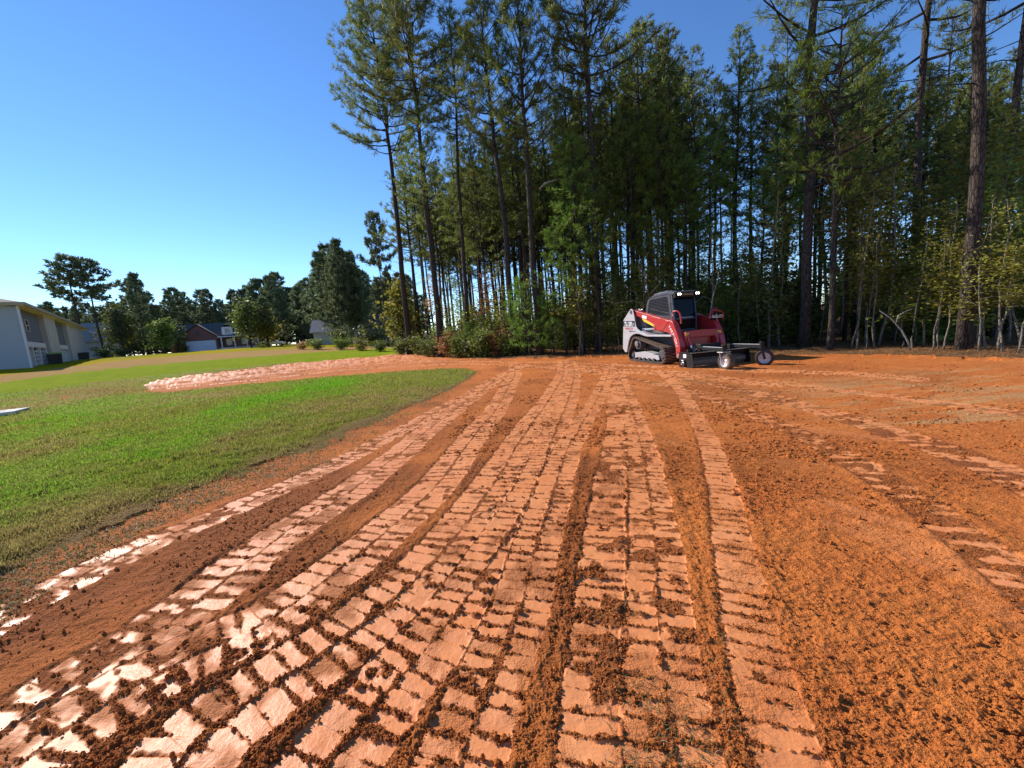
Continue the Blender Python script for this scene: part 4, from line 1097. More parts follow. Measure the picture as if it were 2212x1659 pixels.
RT = [leafy_meshes('round_tree', 6.0, 0.11, 900 + i, m, 0.22, 2.6, 46, 0.20, 9, 'bark', 0.05, 0.40, 0.42, 0.35) for i, m in enumerate(['leaf_green', 'leaf_dark', 'leaf'])]
for lab, px, py, Y, k, w in (('small round green tree casting a shadow on the grass left of the brick house', 344, 694, 72, 0, 1.15), ('broad leafy tree in front of the right half of the brick house', 528, 655, 78, 1, 1.0),
                             ('yellowing tree beside the broad leafy one right of the brick house', 566, 668, 79, 2, 0.8), ('yellow green young tree at the left end of the woods', 856, 612, 42, 2, 0.75),
                             ('dark bushy tree against the left wall of the brick house', 372, 718, 84, 1, 0.7), ('olive green tree behind the far slim pine, left of the small round one', 248, 664, 84, 1, 0.8)):
    p = above(px, py, Y); z = float(terr(p[0], p[1])); s = (p[2] - z) / 6.0
    plant_tree('round_tree', RT[k], (p[0], p[1], z - 0.05), px * 0.37, (s * w * 1.1, s * w * 1.1, s), lab, 'tree')
for lab, px, Y, h, k in (('low rounded dark bush on the lawn between the townhouses and the small tree', 263, 64, 1.5, 1), ('dark evergreen bush by the end wall of the townhouses', 226, 66, 2.2, 3), ('green bush in the hedge at the far side of the grass, left part', 690, 52, 1.6, 0), ('green bush in the hedge at the far side of the grass, middle part', 735, 50, 1.7, 0),
                         ('olive bush in the hedge at the far side of the grass, right part', 780, 47, 1.5, 2), ('brownish bush at the left end of the far hedge', 655, 54, 1.2, 4), ('bush in the far hedge next to the slim pine', 822, 44, 1.4, 0), ('broad bush in front of the pale gabled house', 745, 62, 3.2, 1), ('tall bush at the right corner of the pale gabled house', 815, 60, 3.6, 3), ('dark foundation shrub by the brick garage corner', 398, 83, 1.6, 3)):
    b = at_depth(px, Y); s = h / 1.6
    plant_tree('shrub', SV[k], (b[0], b[1], b[2] - 0.03), px * 0.2, (s * 1.5, s * 1.5, s), lab, 'shrub', None, names=('stems', 'leaves'))

g = np.random.default_rng(99)
for i in range(60):
    px = -60 + 990 * (i + g.uniform(0, 1)) / 60
    Y = g.uniform(126, 140)
    b = at_depth(px, Y); h = g.uniform(8.0, 12.5)
    s = h / 15.0
    plant_tree('distant_tree', FV[1], (b[0], b[1], b[2] - 1.2), g.uniform(0, 6), (s * 1.9, s * 1.9, s * 1.15), 'low dense tree in the hedge that closes the horizon behind the houses', 'tree', 'trees closing the horizon')
# ------------------------------------------------------------------ compact track loader
M['red'] = paint('red_paint', (0.42, 0.016, 0.022), 0.36, 0, 0.26, coat=0.3)
M['white'] = paint('pale_grey_paint', (0.43, 0.43, 0.46), 0.4, 0, 0.3, coat=0.2)
M['cab'] = paint('slate_grey_paint', (0.040, 0.046, 0.066), 0.5, 0, 0.08)
M['dark'] = paint('dark_grey_paint', (0.055, 0.058, 0.066), 0.55, 0, 0.30)
M['dark_grey'] = paint('hub_grey_paint', (0.16, 0.16, 0.17), 0.5, 0, 0.4)
M['black'] = paint('black_paint', (0.010, 0.010, 0.011), 0.55, 0, 0.06, spec=0.25)
M['rubber'] = paint('track_rubber', (0.030, 0.028, 0.027), 0.85, 0, 0.85, (0.20, 0.105, 0.060), scale=4)
M['dusty_rubber'] = paint('dusty_rubber', (0.12, 0.085, 0.06), 0.9, 0, 0.9, (0.32, 0.21, 0.14), scale=5)
M['tyre_dust'] = paint('dusty_tyre', (0.075, 0.055, 0.042), 0.9, 0, 0.9, (0.25, 0.14, 0.08), scale=4)
M['tyre_dark'] = paint('dark_tyre', (0.030, 0.026, 0.025), 0.85, 0, 0.6, (0.17, 0.085, 0.05), scale=4)
M['chrome'] = paint('chrome_rod', (0.75, 0.77, 0.80), 0.18, 1.0, 0.05)
M['steel'] = paint('worn_steel', (0.42, 0.40, 0.38), 0.42, 0.9, 0.30)
M['yellow'] = paint('yellow_paint', (0.75, 0.48, 0.03), 0.4, 0, 0.10)
M['navy'] = plain('navy_decal', (0.012, 0.016, 0.040), (0.018, 0.022, 0.05), 3, 0.4, 0.0)
M['sticker'] = plain('white_sticker', (0.72, 0.70, 0.72), (0.60, 0.58, 0.62), 40, 0.5, 0.0)
M['ink_white'] = plain('white_lettering', (0.82, 0.82, 0.82), (0.76, 0.76, 0.76), 9, 0.5, 0.0)
M['ink_red'] = plain('red_lettering', (0.55, 0.05, 0.08), (0.5, 0.04, 0.06), 9, 0.5, 0.0)
M['ink_gold'] = plain('gold_lettering', (0.55, 0.38, 0.14), (0.5, 0.34, 0.12), 9, 0.5, 0.0)
M['ink_dark'] = plain('dark_lettering', (0.05, 0.05, 0.08), (0.06, 0.06, 0.09), 9, 0.5, 0.0)
M['rim'] = paint('white_rim', (0.68, 0.63, 0.62), 0.45, 0, 0.25, (0.5, 0.36, 0.26))
M['cloth'] = plain('blue_grey_cloth', (0.10, 0.115, 0.16), (0.20, 0.21, 0.26), 14, 0.95, 0.5, 60)
M['cloth_red'] = plain('red_cloth', (0.30, 0.07, 0.06), (0.42, 0.15, 0.12), 14, 0.95, 0.5, 60)
def glass_mat():
    t = NT('tinted_glass')
    p = t.bsdf((0.010, 0.011, 0.013), 0.06, 0, 0.35)
    tr = t.n('ShaderNodeBsdfTransparent'); tr.inputs['Color'].default_value = (0.30, 0.32, 0.34, 1)
    mx = t.n('ShaderNodeMixShader'); mx.inputs[0].default_value = 0.6
    t.l(p, mx.inputs[1]); t.l(tr.outputs[0], mx.inputs[2])
    return t.done(mx.outputs[0])
M['glass'] = glass_mat()
def lamp_mat():
    t = NT('lit_lamp')
    return t.done(t.bsdf((0.8, 0.8, 0.8), 0.3, emit=(1, 0.98, 0.95), emit_s=6.0))
M['lamp'] = lamp_mat()

HX = R(-76.54)
LD = empty('track_loader', (4.643, 15.588, 0.0), HX, 'red and pale grey compact track loader with mesh sided cab parked on the clay', 'loader')
WID = 1.93
TW = 0.45
CY = WID / 2

def hull_loop(circ, pad, n=26):
    pts = []
    for cx, cz, r in circ:
        for j in range(64):
            a = 2 * PI * j / 64; pts.append((cx + (r + pad) * math.cos(a), cz + (r + pad) * math.sin(a)))
    pts = sorted(set((round(x, 5), round(z, 5)) for x, z in pts))
    def half(ps):
        h = []
        for p in ps:
            while len(h) > 1 and (h[-1][0] - h[-2][0]) * (p[1] - h[-2][1]) - (h[-1][1] - h[-2][1]) * (p[0] - h[-2][0]) <= 0: h.pop()
            h.append(p)
        return h
    lo = half(pts); up = half(pts[::-1])
    return lo[:-1] + up[:-1]
def resample_loop(pts, step):
    P = np.array(pts + [pts[0]]); L = np.concatenate([[0], np.cumsum(np.linalg.norm(np.diff(P, axis=0), axis=1))])
    n = int(L[-1] / step); s = np.linspace(0, L[-1], n, endpoint=False)
    return [(float(np.interp(v, L, P[:, 0])), float(np.interp(v, L, P[:, 1]))) for v in s]

WHEELS = [(0.46, 0.64, 0.22), (2.03, 0.285, 0.245), (0.16, 0.215, 0.175)]
def track_unit(y0, parent):
    """rubber belt with lugs, sprocket, idlers, rollers and frame"""
    tr = empty('crawler_track'); tr.parent = parent
    yc0, yc1 = y0, y0 + TW
    outer = resample_loop(hull_loop(WHEELS, 0.038), 0.05); inner = resample_loop(hull_loop(WHEELS, 0.0), 0.05)
    mb = MB(); no = len(outer)
    P = np.array(outer); T = np.roll(P, -1, 0) - np.roll(P, 1, 0); T /= np.linalg.norm(T, axis=1)[:, None]; N = np.stack([T[:, 1], -T[:, 0]], -1)
    inn = P - N * 0.045
    vs = []
    for y in (yc0, yc1): vs += [(p[0], y, p[1]) for p in outer]
    for y in (yc0, yc1): vs += [(p[0], y, p[1]) for p in inn]
    fs = []
    for i in range(no):
        j = (i + 1) % no
        fs += [(i, j, no + j, no + i), (2 * no + i, 3 * no + i, 3 * no + j, 2 * no + j), (i, 2 * no + i, 2 * no + j, j), (no + i, no + j, 3 * no + j, 3 * no + i)]
    mb.add(vs, fs)
    mb.build('belt', M['rubber'], tr)
    lg = MB(); s = resample_loop(hull_loop(WHEELS, 0.038), 0.1)
    for i, (x, z) in enumerate(s):
        a, b = np.array(s[i - 1]), np.array(s[(i + 1) % len(s)]); t = (b - a) / np.linalg.norm(b - a); nn = np.array([t[1], -t[0]])
        Mx = Matrix(((t[0], 0, nn[0]), (0, 1, 0), (t[1], 0, nn[1])))
        for k in (0, 1):
            off = 0.5 * (t * 0.1) * k
            yy = (yc0 + 0.006 + (yc1 - yc0 - 0.012) * (0.24 + 0.52 * k))
            c = np.array([x, z]) + off + nn * 0.009
            lg.box((c[0], yy, c[1]), (0.055, (yc1 - yc0) * 0.47, 0.026), Mx)
    lg.build('lugs', M['dusty_rubber'], tr)
    ym = (yc0 + yc1) / 2
    for nm, (x, z, r) in zip(('sprocket', 'idler', 'idler'), WHEELS):
        w = MB()
        w.lathe([(-0.15, 0.0), (-0.15, r * 0.45), (-0.12, r * 0.5), (-0.11, r * 0.94), (0.11, r * 0.94), (0.12, r * 0.5), (0.15, r * 0.45), (0.15, 0)], (x, ym, z), (0, 1, 0), 30)
        w.build(nm, M['dark'], tr, smooth_shade=True)
    for i in range(4):
        w = MB(); w.lathe([(-0.16, 0), (-0.16, 0.085), (-0.06, 0.10), (0.06, 0.10), (0.16, 0.085), (0.16, 0)], (0.62 + 0.30 * i, ym, 0.135), (0, 1, 0), 22)
        w.build('roller', M['dark'], tr, smooth_shade=True)
    out = yc0 + 0.05 if y0 < CY else yc1 - 0.05
    sg = 1 if y0 < CY else -1
    fr = MB()
    fr.prism([(0.36, 0.31), (0.95, 0.375), (1.58, 0.315), (1.58, 0.29), (1.86, 0.28), (1.92, 0.13), (1.78, 0.10), (1.66, 0.15), (1.54, 0.15), (1.46, 0.09), (1.36, 0.15), (1.24, 0.15), (1.16, 0.09), (1.06, 0.15), (0.94, 0.15), (0.86, 0.09), (0.78, 0.15), (0.5, 0.14), (0.36, 0.10)],
             out, out + sg * 0.03)
    fr.prism([(0.36, 0.31), (0.95, 0.375), (1.58, 0.315), (1.58, 0.27), (0.36, 0.25)], out + sg * 0.031, out + sg * 0.33)
    fr.build('roller_frame', M['white'], tr, 0.006)
    hb = MB(); hb.lathe([(0, 0.115), (0.02, 0.11), (0.03, 0.07), (0.035, 0)], (0.46, ym - sg * 0.15, 0.64), (0, -sg, 0), 24); hb.build('drive_hub', M['dark_grey'], tr, smooth_shade=True)
    return tr
track_unit(0.0, LD); track_unit(WID - TW, LD)

TOWER = [(0.25, 1.95), (0.20, 1.965), (0.15, 1.94), (-0.36, 1.57), (-0.43, 1.0), (-0.48, 0.44), (-0.31, 0.30), (-0.18, 0.31), (-0.13, 0.48), (-0.02, 0.75), (0.10, 0.90), (0.30, 1.0), (0.52, 1.03), (0.75, 1.02), (0.95, 0.97), (1.22, 0.925), (2.62, 0.925),
         (2.62, 0.985), (1.36, 0.985), (1.1, 1.03), (0.84, 1.11), (0.66, 1.19), (0.54, 1.30), (0.48, 1.47), (0.43, 1.69), (0.35, 1.90), (0.31, 1.945)]
for side in (0, 1):
    y = lambda v: v if side == 0 else WID - v
    b = MB(); b.prism(TOWER, y(0.02), y(0.055)); sp = b.build('side_panel', M['white'], LD, 0.006)
    b = MB(); b.prism([(-0.36, 1.57), (-0.48, 0.44), (-0.31, 0.30), (-0.2, 0.5), (-0.1, 1.2), (0.12, 1.85), (0.15, 1.94)], y(0.0555), y(0.40))
    b.prism([(1.22, 0.93), (2.60, 0.93), (2.60, 0.98), (1.22, 0.98)], y(0.056), y(0.46))
    b.prism([(0.30, 1.01), (0.75, 1.03), (1.22, 0.935), (1.22, 0.98), (0.84, 1.10), (0.40, 1.2)], y(0.056), y(0.45))
    b.build('fender', M['white'], LD, 0.006)
    b = MB(); b.prism([(-0.05, 1.55), (0.08, 1.93), (0.24, 1.95), (0.36, 1.86), (0.43, 1.62), (0.45, 1.25), (0.30, 1.14), (0.0, 1.18)], y(0.36), y(0.395))
    b.build('inner_panel', M['white'], LD, 0.006)
    b = MB(); b.cyl((0.22, y(0.01), 1.845), (0.22, y(0.42), 1.845), 0.055, 20); b.cyl((0.22, y(0.004), 1.845), (0.22, y(0.011), 1.845), 0.075, 20); b.build('pivot_pin', M['dark'], LD, 0.004)

# hull and engine hood
b = MB()
b.prism([(-0.30, 0.42), (2.42, 0.42), (2.55, 0.62), (2.55, 0.90), (2.02, 0.98), (2.02, 1.05), (1.30, 1.06), (0.55, 1.24), (-0.28, 1.24)], 0.47, WID - 0.47)
b.build('chassis', M['dark'], LD, 0.02)
b = MB(); b.prism([(-0.44, 0.50), (-0.36, 1.52), (0.0, 1.66), (0.50, 1.66), (0.52, 1.10), (-0.3, 1.10), (-0.3, 0.5)], 0.40, WID - 0.40); b.build('engine_hood', M['white'], LD, 0.03)
b = MB()
for k in range(9): b.box((-0.462 + 0.0085 * k, CY, 0.62 + 0.1 * k), (0.03, 0.8, 0.05))
b.build('rear_grille', M['black'], LD, 0.004)
b = MB(); b.box((0.62, 0.47, 0.80), (0.9, 0.02, 0.34)); b.box((1.75, 0.455, 0.72), (1.5, 0.02, 0.36)); b.build('lower_cover', M['dark'], LD, 0.01)
b = MB(); b.tube([(0.0, 0.55, 1.64), (0.0, 0.55, 1.84), (0.05, 0.56, 1.90), (0.14, 0.58, 1.91)], 0.035, 12); b.build('exhaust_pipe', M['steel'], LD, smooth_shade=True)

# cab
cy0, cy1 = 0.50, 1.43
cab = empty('cab'); cab.parent = LD
SIDE = [(0.50, 1.50), (0.46, 1.83), (0.54, 2.12), (0.62, 2.24), (0.76, 2.30), (1.86, 2.335), (1.92, 2.31), (2.07, 1.46), (2.03, 1.06), (1.20, 1.08), (0.62, 1.30)]
WIN = [(0.58, 1.78), (0.66, 2.10), (0.74, 2.215), (0.82, 2.235), (1.72, 2.26), (1.80, 2.22), (1.91, 1.64), (1.90, 1.59), (0.80, 1.70)]
WIN2 = [(1.05, 1.33), (1.05, 1.50), (1.90, 1.50), (1.93, 1.40), (1.93, 1.25), (1.30, 1.24)]
def framed(outer, holes, y0, y1):
    """a flat side plate with window holes cut through"""
    bm = bmesh.new()
    def ring(pts): 
        v = [bm.verts.new((p[0], y0, p[1])) for p in pts]
        return [bm.edges.new((v[i], v[(i + 1) % len(v)])) for i in range(len(v))]
    ed = ring(outer)
    for h in holes: ed += ring(h)
    bmesh.ops.triangle_fill(bm, use_beauty=True, edges=ed)
    # remove faces filling the holes
    kill = []
    for f in bm.faces:
        c = f.calc_center_median()
        if any(bool(in_poly(np.array([c.x]), np.array([c.z]), h)[0]) for h in holes): kill.append(f)
    if kill: bmesh.ops.delete(bm, geom=kill, context='FACES_ONLY')
    fs = bm.faces[:]
    ex = bmesh.ops.extrude_face_region(bm, geom=fs)
    bmesh.ops.translate(bm, vec=(0, y1 - y0, 0), verts=[e for e in ex['geom'] if isinstance(e, bmesh.types.BMVert)])
    bmesh.ops.recalc_face_normals(bm, faces=bm.faces)
    me = bpy.data.meshes.new('side_frame'); bm.to_mesh(me); bm.free(); return me
for s in (0, 1):
    ya = cy0 if s == 0 else cy1 - 0.05
    me = framed(SIDE, [WIN, WIN2], ya, ya + 0.05); me.materials.append(M['cab']); link('side_frame', me, cab)
    ym = cy0 + 0.012 if s == 0 else cy1 - 0.012
    mesh = MB()
    wa = np.array(WIN)
    for z in np.arange(1.62, 2.27, 0.050):
        xs = [x for x in np.arange(0.5, 2.0, 0.01) if bool(in_poly(np.array([x]), np.array([z]), WIN)[0])]
        if xs: mesh.bar((min(xs) - 0.01, ym, z), (max(xs) + 0.01, ym, z), 0.008, 0.010)
    for x in np.arange(0.60, 1.92, 0.060):
        zs = [z for z in np.arange(1.55, 2.3, 0.01) if bool(in_poly(np.array([x]), np.array([z]), WIN)[0])]
        if zs: mesh.bar((x, ym + 0.009, min(zs) - 0.01), (x + 0.001, ym + 0.009, max(zs) + 0.01), 0.008, 0.010)
    for z in np.arange(1.27, 1.5, 0.05): mesh.bar((1.06 if z > 1.33 else 1.3, ym, z), (1.92, ym, z), 0.007, 0.009)
    for x in np.arange(1.10, 1.92, 0.06): mesh.bar((x, ym + 0.009, 1.26 if x > 1.3 else 1.34), (x + 0.001, ym + 0.009, 1.49), 0.007, 0.009)
    mesh.build('window_mesh', M['cab'], cab)
    g_ = MB(); yg = cy0 + 0.035 if s == 0 else cy1 - 0.035
    g_.prism([(0.56, 1.74), (0.64, 2.12), (0.8, 2.25), (1.74, 2.275), (1.93, 1.60), (0.8, 1.68)], yg, yg + 0.004); g_.build('side_window', M['glass'], cab)
rf = MB(); rf.prism([(0.60, 2.245), (0.76, 2.315), (1.30, 2.40), (1.80, 2.42), (2.18, 2.37), (2.20, 2.30), (1.94, 2.30), (1.86, 2.338), (0.76, 2.304)], cy0 - 0.015, cy1 + 0.015); rf.build('roof', M['cab'], cab, 0.015)
vz = MB(); vz.prism([(2.183, 2.372), (2.225, 2.36), (2.20, 2.18), (2.10, 2.16), (2.06, 2.30), (2.18, 2.30)], cy0 + 0.005, cy1 - 0.005); visor = vz.build('visor', M['black'], cab, 0.01)
def on_front(xf, yl, z, tilt=0.0):
    """matrix that lays text on a face that looks forward (+x)"""
    return Matrix.Translation((xf, yl, z)) @ Matrix(((0, 0, 1, 0), (1, 0, 0, 0), (0, 1, 0, 0), (0, 0, 0, 1)))
text_mesh('lettering', 'TAKEUCHI', 0.075, M['ink_gold'], visor, on_front(2.222, CY, 2.275) @ Matrix.Rotation(R(0), 4, 'X'), 0.004, xs=1.15)
for yl in (cy0 + 0.12, cy1 - 0.10):
    lm = MB(); lm.box((2.235, yl, 2.29), (0.05, 0.15, 0.085)); hl = lm.build('work_light', M['black'], cab, 0.012)
    for dy in (-0.038, 0.038):
        ll = MB(); ll.lathe([(0, 0.034), (0.008, 0.030), (0.012, 0.0)], (2.2605, yl + dy, 2.29), (1, 0, 0), 16); ll.build('lens', M['lamp'], hl, smooth_shade=True)
ft = MB()
for yl in (cy0 + 0.025, cy1 - 0.06):
    ft.bar((2.09, yl, 1.07), (2.11, yl, 1.46), 0.05, 0.09); ft.bar((2.11, yl, 1.46), (1.99, yl, 2.30), 0.05, 0.09)
ft.bar((2.115, cy0 + 0.06, 1.47), (2.115, cy1 - 0.09, 1.47), 0.05, 0.06); ft.bar((2.09, cy0 + 0.06, 1.09), (2.09, cy1 - 0.09, 1.09), 0.05, 0.06)
ft.build('front_frame', M['cab'], cab, 0.01)
gw = MB(); gw.add([(2.10, cy0 + 0.06, 1.50), (2.10, cy1 - 0.08, 1.50), (1.995, cy1 - 0.08, 2.27), (1.995, cy0 + 0.06, 2.27)], [(0, 1, 2, 3)]); gw.add([(2.085, cy0 + 0.06, 1.10), (2.085, cy1 - 0.08, 1.10), (2.10, cy1 - 0.08, 1.45), (2.10, cy0 + 0.06, 1.45)], [(0, 1, 2, 3)])
gw.build('windscreen', M['glass'], cab)
gr = MB()
for yl in np.arange(cy0 + 0.12, cy1 - 0.1, 0.06): gr.bar((2.07, yl, 1.10), (2.088, yl, 1.44), 0.008, 0.008)
for z in np.arange(1.13, 1.45, 0.05): gr.bar((2.078, cy0 + 0.06, z), (2.078, cy1 - 0.08, z), 0.007, 0.007)
gr.build('door_grille', M['black'], cab)
wp = MB(); wp.bar((2.125, cy0 + 0.2, 1.505), (2.125, cy1 - 0.2, 1.515), 0.012, 0.03); wp.build('wiper', M['steel'], cab)
st = MB(); st.box((1.05, CY, 1.32), (0.50, 0.50, 0.14)); st.prism([(0.78, 1.38), (0.92, 1.38), (0.84, 2.02), (0.72, 2.0)], CY - 0.24, CY + 0.24); st.box((1.3, CY - 0.30, 1.45), (0.4, 0.07, 0.08)); st.box((1.3, CY + 0.30, 1.45), (0.4, 0.07, 0.08))
st.build('seat', M['black'], cab, 0.03)
rw = MB(); rw.prism([(0.50, 1.40), (0.56, 1.40), (0.56, 1.62), (0.50, 1.62)], cy0 + 0.05, cy1 - 0.05); rw.build('rear_wall', M['cab'], cab)
hd = MB(); hd.tube([(2.05, cy0 - 0.03, 1.74), (2.08, cy0 - 0.07, 1.76), (2.03, cy0 - 0.07, 2.02), (1.99, cy0 - 0.03, 2.04)], 0.012, 8); hd.build('grab_handle', M['cab'], cab, smooth_shade=True)

# lift arms
ARM = [(0.10, 1.885), (0.16, 1.93), (0.29, 1.905), (0.85, 1.785), (1.82, 1.575), (2.26, 1.475), (2.52, 1.43), (2.62, 1.38), (2.69, 1.25), (2.80, 1.07), (2.90, 0.85), (2.96, 0.60), (2.955, 0.41), (2.93, 0.27), (2.87, 0.215), (2.80, 0.215), (2.755, 0.30), (2.73, 0.56), (2.66, 0.75), (2.54, 0.93),
       (2.38, 1.05), (2.0, 1.10), (1.80, 1.10), (1.65, 1.16), (1.60, 1.29), (1.21, 1.42), (0.90, 1.52), (0.72, 1.62), (0.38, 1.70), (0.16, 1.77), (0.10, 1.82)]
for s in (0, 1):
    y = lambda v: v if s == 0 else WID - v
    arm = MB(); arm.prism(ARM, y(0.10), y(0.29)); ao = arm.build('lift_arm', M['red'], LD, 0.014)
    pl = MB(); pl.prism([(1.45, 1.60), (2.10, 1.52), (2.40, 1.42), (2.10, 1.14), (1.82, 1.13), (1.68, 1.19), (1.62, 1.34)], y(0.088), y(0.0995)); pl.prism([(1.55, 1.35), (1.72, 1.31), (1.72, 1.285), (1.55, 1.325)], y(0.078), y(0.0875)); pl.build('arm_plate', M['red'], ao, 0.004)
    for x, z, r in ((2.86, 0.29, 0.05), (1.62, 1.18, 0.05), (0.22, 1.845, 0.05)):
        p = MB(); p.cyl((x, y(0.075), z), (x, y(0.32), z), r, 18); p.build('pin', M['steel'] if x > 2 else M['red'], ao, 0.005)
    # guard loop over the couplings at the elbow
    lp = MB(); lp.tube([(2.50, y(0.19), 1.36), (2.47, y(0.19), 1.62), (2.50, y(0.19), 1.70), (2.56, y(0.20), 1.735), (2.66, y(0.24), 1.735), (2.73, y(0.27), 1.68), (2.76, y(0.29), 1.55), (2.78, y(0.29), 1.32)], 0.028, 10); lp.build('guard_loop', M['red'], ao, smooth_shade=True)
    lc = MB(); lc.prism([(0.86, 1.555), (0.93, 1.60), (1.00, 1.545), (1.60, 1.33), (1.605, 1.25), (1.50, 1.285), (1.06, 1.435), (1.0, 1.44)], y(0.082), y(0.0985)); lc.build('safety_bar', M['yellow'], ao, 0.004)
    cl = MB(); cl.cyl((0.18, y(0.22), 1.18), (0.62, y(0.22), 1.18), 0.062, 18); cl.build('lift_cylinder', M['dark'], LD, 0.004, True)
    rd = MB(); rd.cyl((0.62, y(0.22), 1.18), (1.62, y(0.22), 1.185), 0.048, 18); rd.build('cylinder_rod', M['chrome'], LD, smooth_shade=True)
    if s == 0:
        k = MB(); k.prism([(0.84, 1.705), (1.15, 1.645), (1.12, 1.535), (0.84, 1.60)], 0.092, 0.0995); k.build('warning_sticker', M['sticker'], ao)
        k = MB(); k.box((2.05, 0.45, 1.06), (0.32, 0.015, 0.12)); k.build('data_plate', M['sticker'], LD)
        # lettering runs down the curved leg
        curve_pts = [(2.40, 1.27), (2.545, 1.11), (2.665, 0.93), (2.755, 0.76), (2.81, 0.57)]
        cp = np.array(curve_pts); cl_ = np.concatenate([[0], np.cumsum(np.linalg.norm(np.diff(cp, axis=0), axis=1))])
        lt = []
        word = 'TAKEUCHI'; adv = cl_[-1] / len(word)
        for i, ch in enumerate(word):
            sp_ = adv * (i + 0.5); x = np.interp(sp_, cl_, cp[:, 0]); z = np.interp(sp_, cl_, cp[:, 1])
            x2 = np.interp(sp_ + 0.03, cl_, cp[:, 0]); z2 = np.interp(sp_ + 0.03, cl_, cp[:, 1]); x1 = np.interp(sp_ - 0.03, cl_, cp[:, 0]); z1 = np.interp(sp_ - 0.03, cl_, cp[:, 1])
            t_ = Vector((x2 - x1, 0, z2 - z1)).normalized(); n_ = Vector((0, -1, 0)); u_ = n_.cross(t_)
            MX = Matrix(((t_.x, u_.x, n_.x, x), (t_.y, u_.y, n_.y, 0.0985), (t_.z, u_.z, n_.z, z), (0, 0, 0, 1)))
            lt.append(text_mesh('lettering', ch, 0.125, M['ink_white'], ao, MX, 0.003, xs=1.05))
        # one mesh for the word
        bm = bmesh.new()
        for o in lt: bm.from_mesh(o.data)
        me = bpy.data.meshes.new('lettering'); bm.to_mesh(me); bm.free(); me.materials.append(M['ink_white'])
        for o in lt: bpy.data.objects.remove(o)
        link('lettering', me, ao)
# leg faces carry yellow stickers and the tilt cylinders
for yl in (0.30, WID - 0.42):
    k = MB(); k.box((2.965, yl + 0.06, 0.97), (0.012, 0.14, 0.09)); k.build('caution_sticker', M['yellow'], LD)
xb = MB(); xb.prism([(0.29, 0.93), (0.34, 1.06), (0.44, 1.075), (1.49, 1.075), (1.59, 1.06), (1.64, 0.93), (1.50, 0.90), (1.42, 0.86), (0.52, 0.86), (0.43, 0.90)], 2.80, 2.95, 'x'); xb.build('cross_beam', M['red'], LD, 0.012)
for s in (0, 1):
    y0_, y1_ = (0.295, 0.50) if s == 0 else (WID - 0.50, WID - 0.295)
    k = MB(); k.prism([(2.80, 1.06), (2.96, 1.02), (2.98, 0.80), (2.90, 0.40), (2.74, 0.40), (2.68, 0.80)], y0_, y0_ + 0.05 if s == 0 else y0_ + 0.05); k.build('arm_gusset', M['red'], LD, 0.008)
cp_ = MB(); cp_.prism([(0.52, 0.56), (1.41, 0.56), (1.41, 0.855), (0.52, 0.855)], 2.74, 2.80, 'x'); cp_.build('front_plate', M['red'], LD, 0.012)
for yl, yb in ((0.40, 0.47), (WID - 0.40, WID - 0.47)):
    k = MB(); k.cyl((2.93, yl, 0.92), (3.01, yb, 0.62), 0.055, 16); k.cyl((2.93, yl, 0.90), (2.92, yl, 0.96), 0.07, 16); tc = k.build('tilt_cylinder', M['red'], LD, 0.005, True)
    k = MB(); k.cyl((3.01, yb, 0.62), (3.06, yb, 0.44), 0.032, 14); k.build('rod', M['chrome'], tc, smooth_shade=True)
    k = MB(); k.box((3.07, yb, 0.40), (0.10, 0.10, 0.14)); k.build('rod_eye', M['black'], tc, 0.01)
cpl = MB(); cpl.prism([(2.93, 0.14), (3.05, 0.14), (3.10, 0.54), (2.99, 0.54)], 0.42, WID - 0.42); cpl.build('coupler_plate', M['black'], LD, 0.012)
# hose couplings on the far elbow
hs_ = MB()
gg = np.random.default_rng(5)
for k in range(7):
    y0_ = WID - 0.42 + 0.05 * k
    pts = [(2.60 + gg.normal(0, 0.02), y0_ - 0.06, 1.36), (2.74, y0_ + gg.normal(0, 0.05), 1.50 + gg.uniform(-0.03, 0.08)), (2.78 + gg.normal(0, 0.02), y0_ + gg.normal(0, 0.10), 1.62 + gg.normal(0, 0.05)), (2.72, y0_ + 0.02, 1.50), (2.68, y0_ + 0.06, 1.36)]
    hs_.tube(pts, 0.016, 7)
hs_.build('hydraulic_hoses', M['black'], LD, smooth_shade=True)
k = MB(); k.box((2.72, WID - 0.28, 1.47), (0.16, 0.40, 0.10)); k.cyl((2.80, WID - 0.36, 1.50), (2.86, WID - 0.36, 1.50), 0.03); k.cyl((2.80, WID - 0.24, 1.50), (2.87, WID - 0.24, 1.50), 0.03); k.cyl((2.80, WID - 0.14, 1.47), (2.86, WID - 0.14, 1.47), 0.03); k.build('coupling_block', M['steel'], LD, 0.008)
k = MB(); k.tube([(2.76, WID - 0.56, 1.40), (2.80, WID - 0.54, 1.62), (2.80, WID - 0.46, 1.68), (2.80, WID - 0.16, 1.64), (2.80, WID - 0.06, 1.55), (2.78, WID - 0.05, 1.34)], 0.022, 8); k.build('coupling_guard', M['red'], LD, smooth_shade=True)

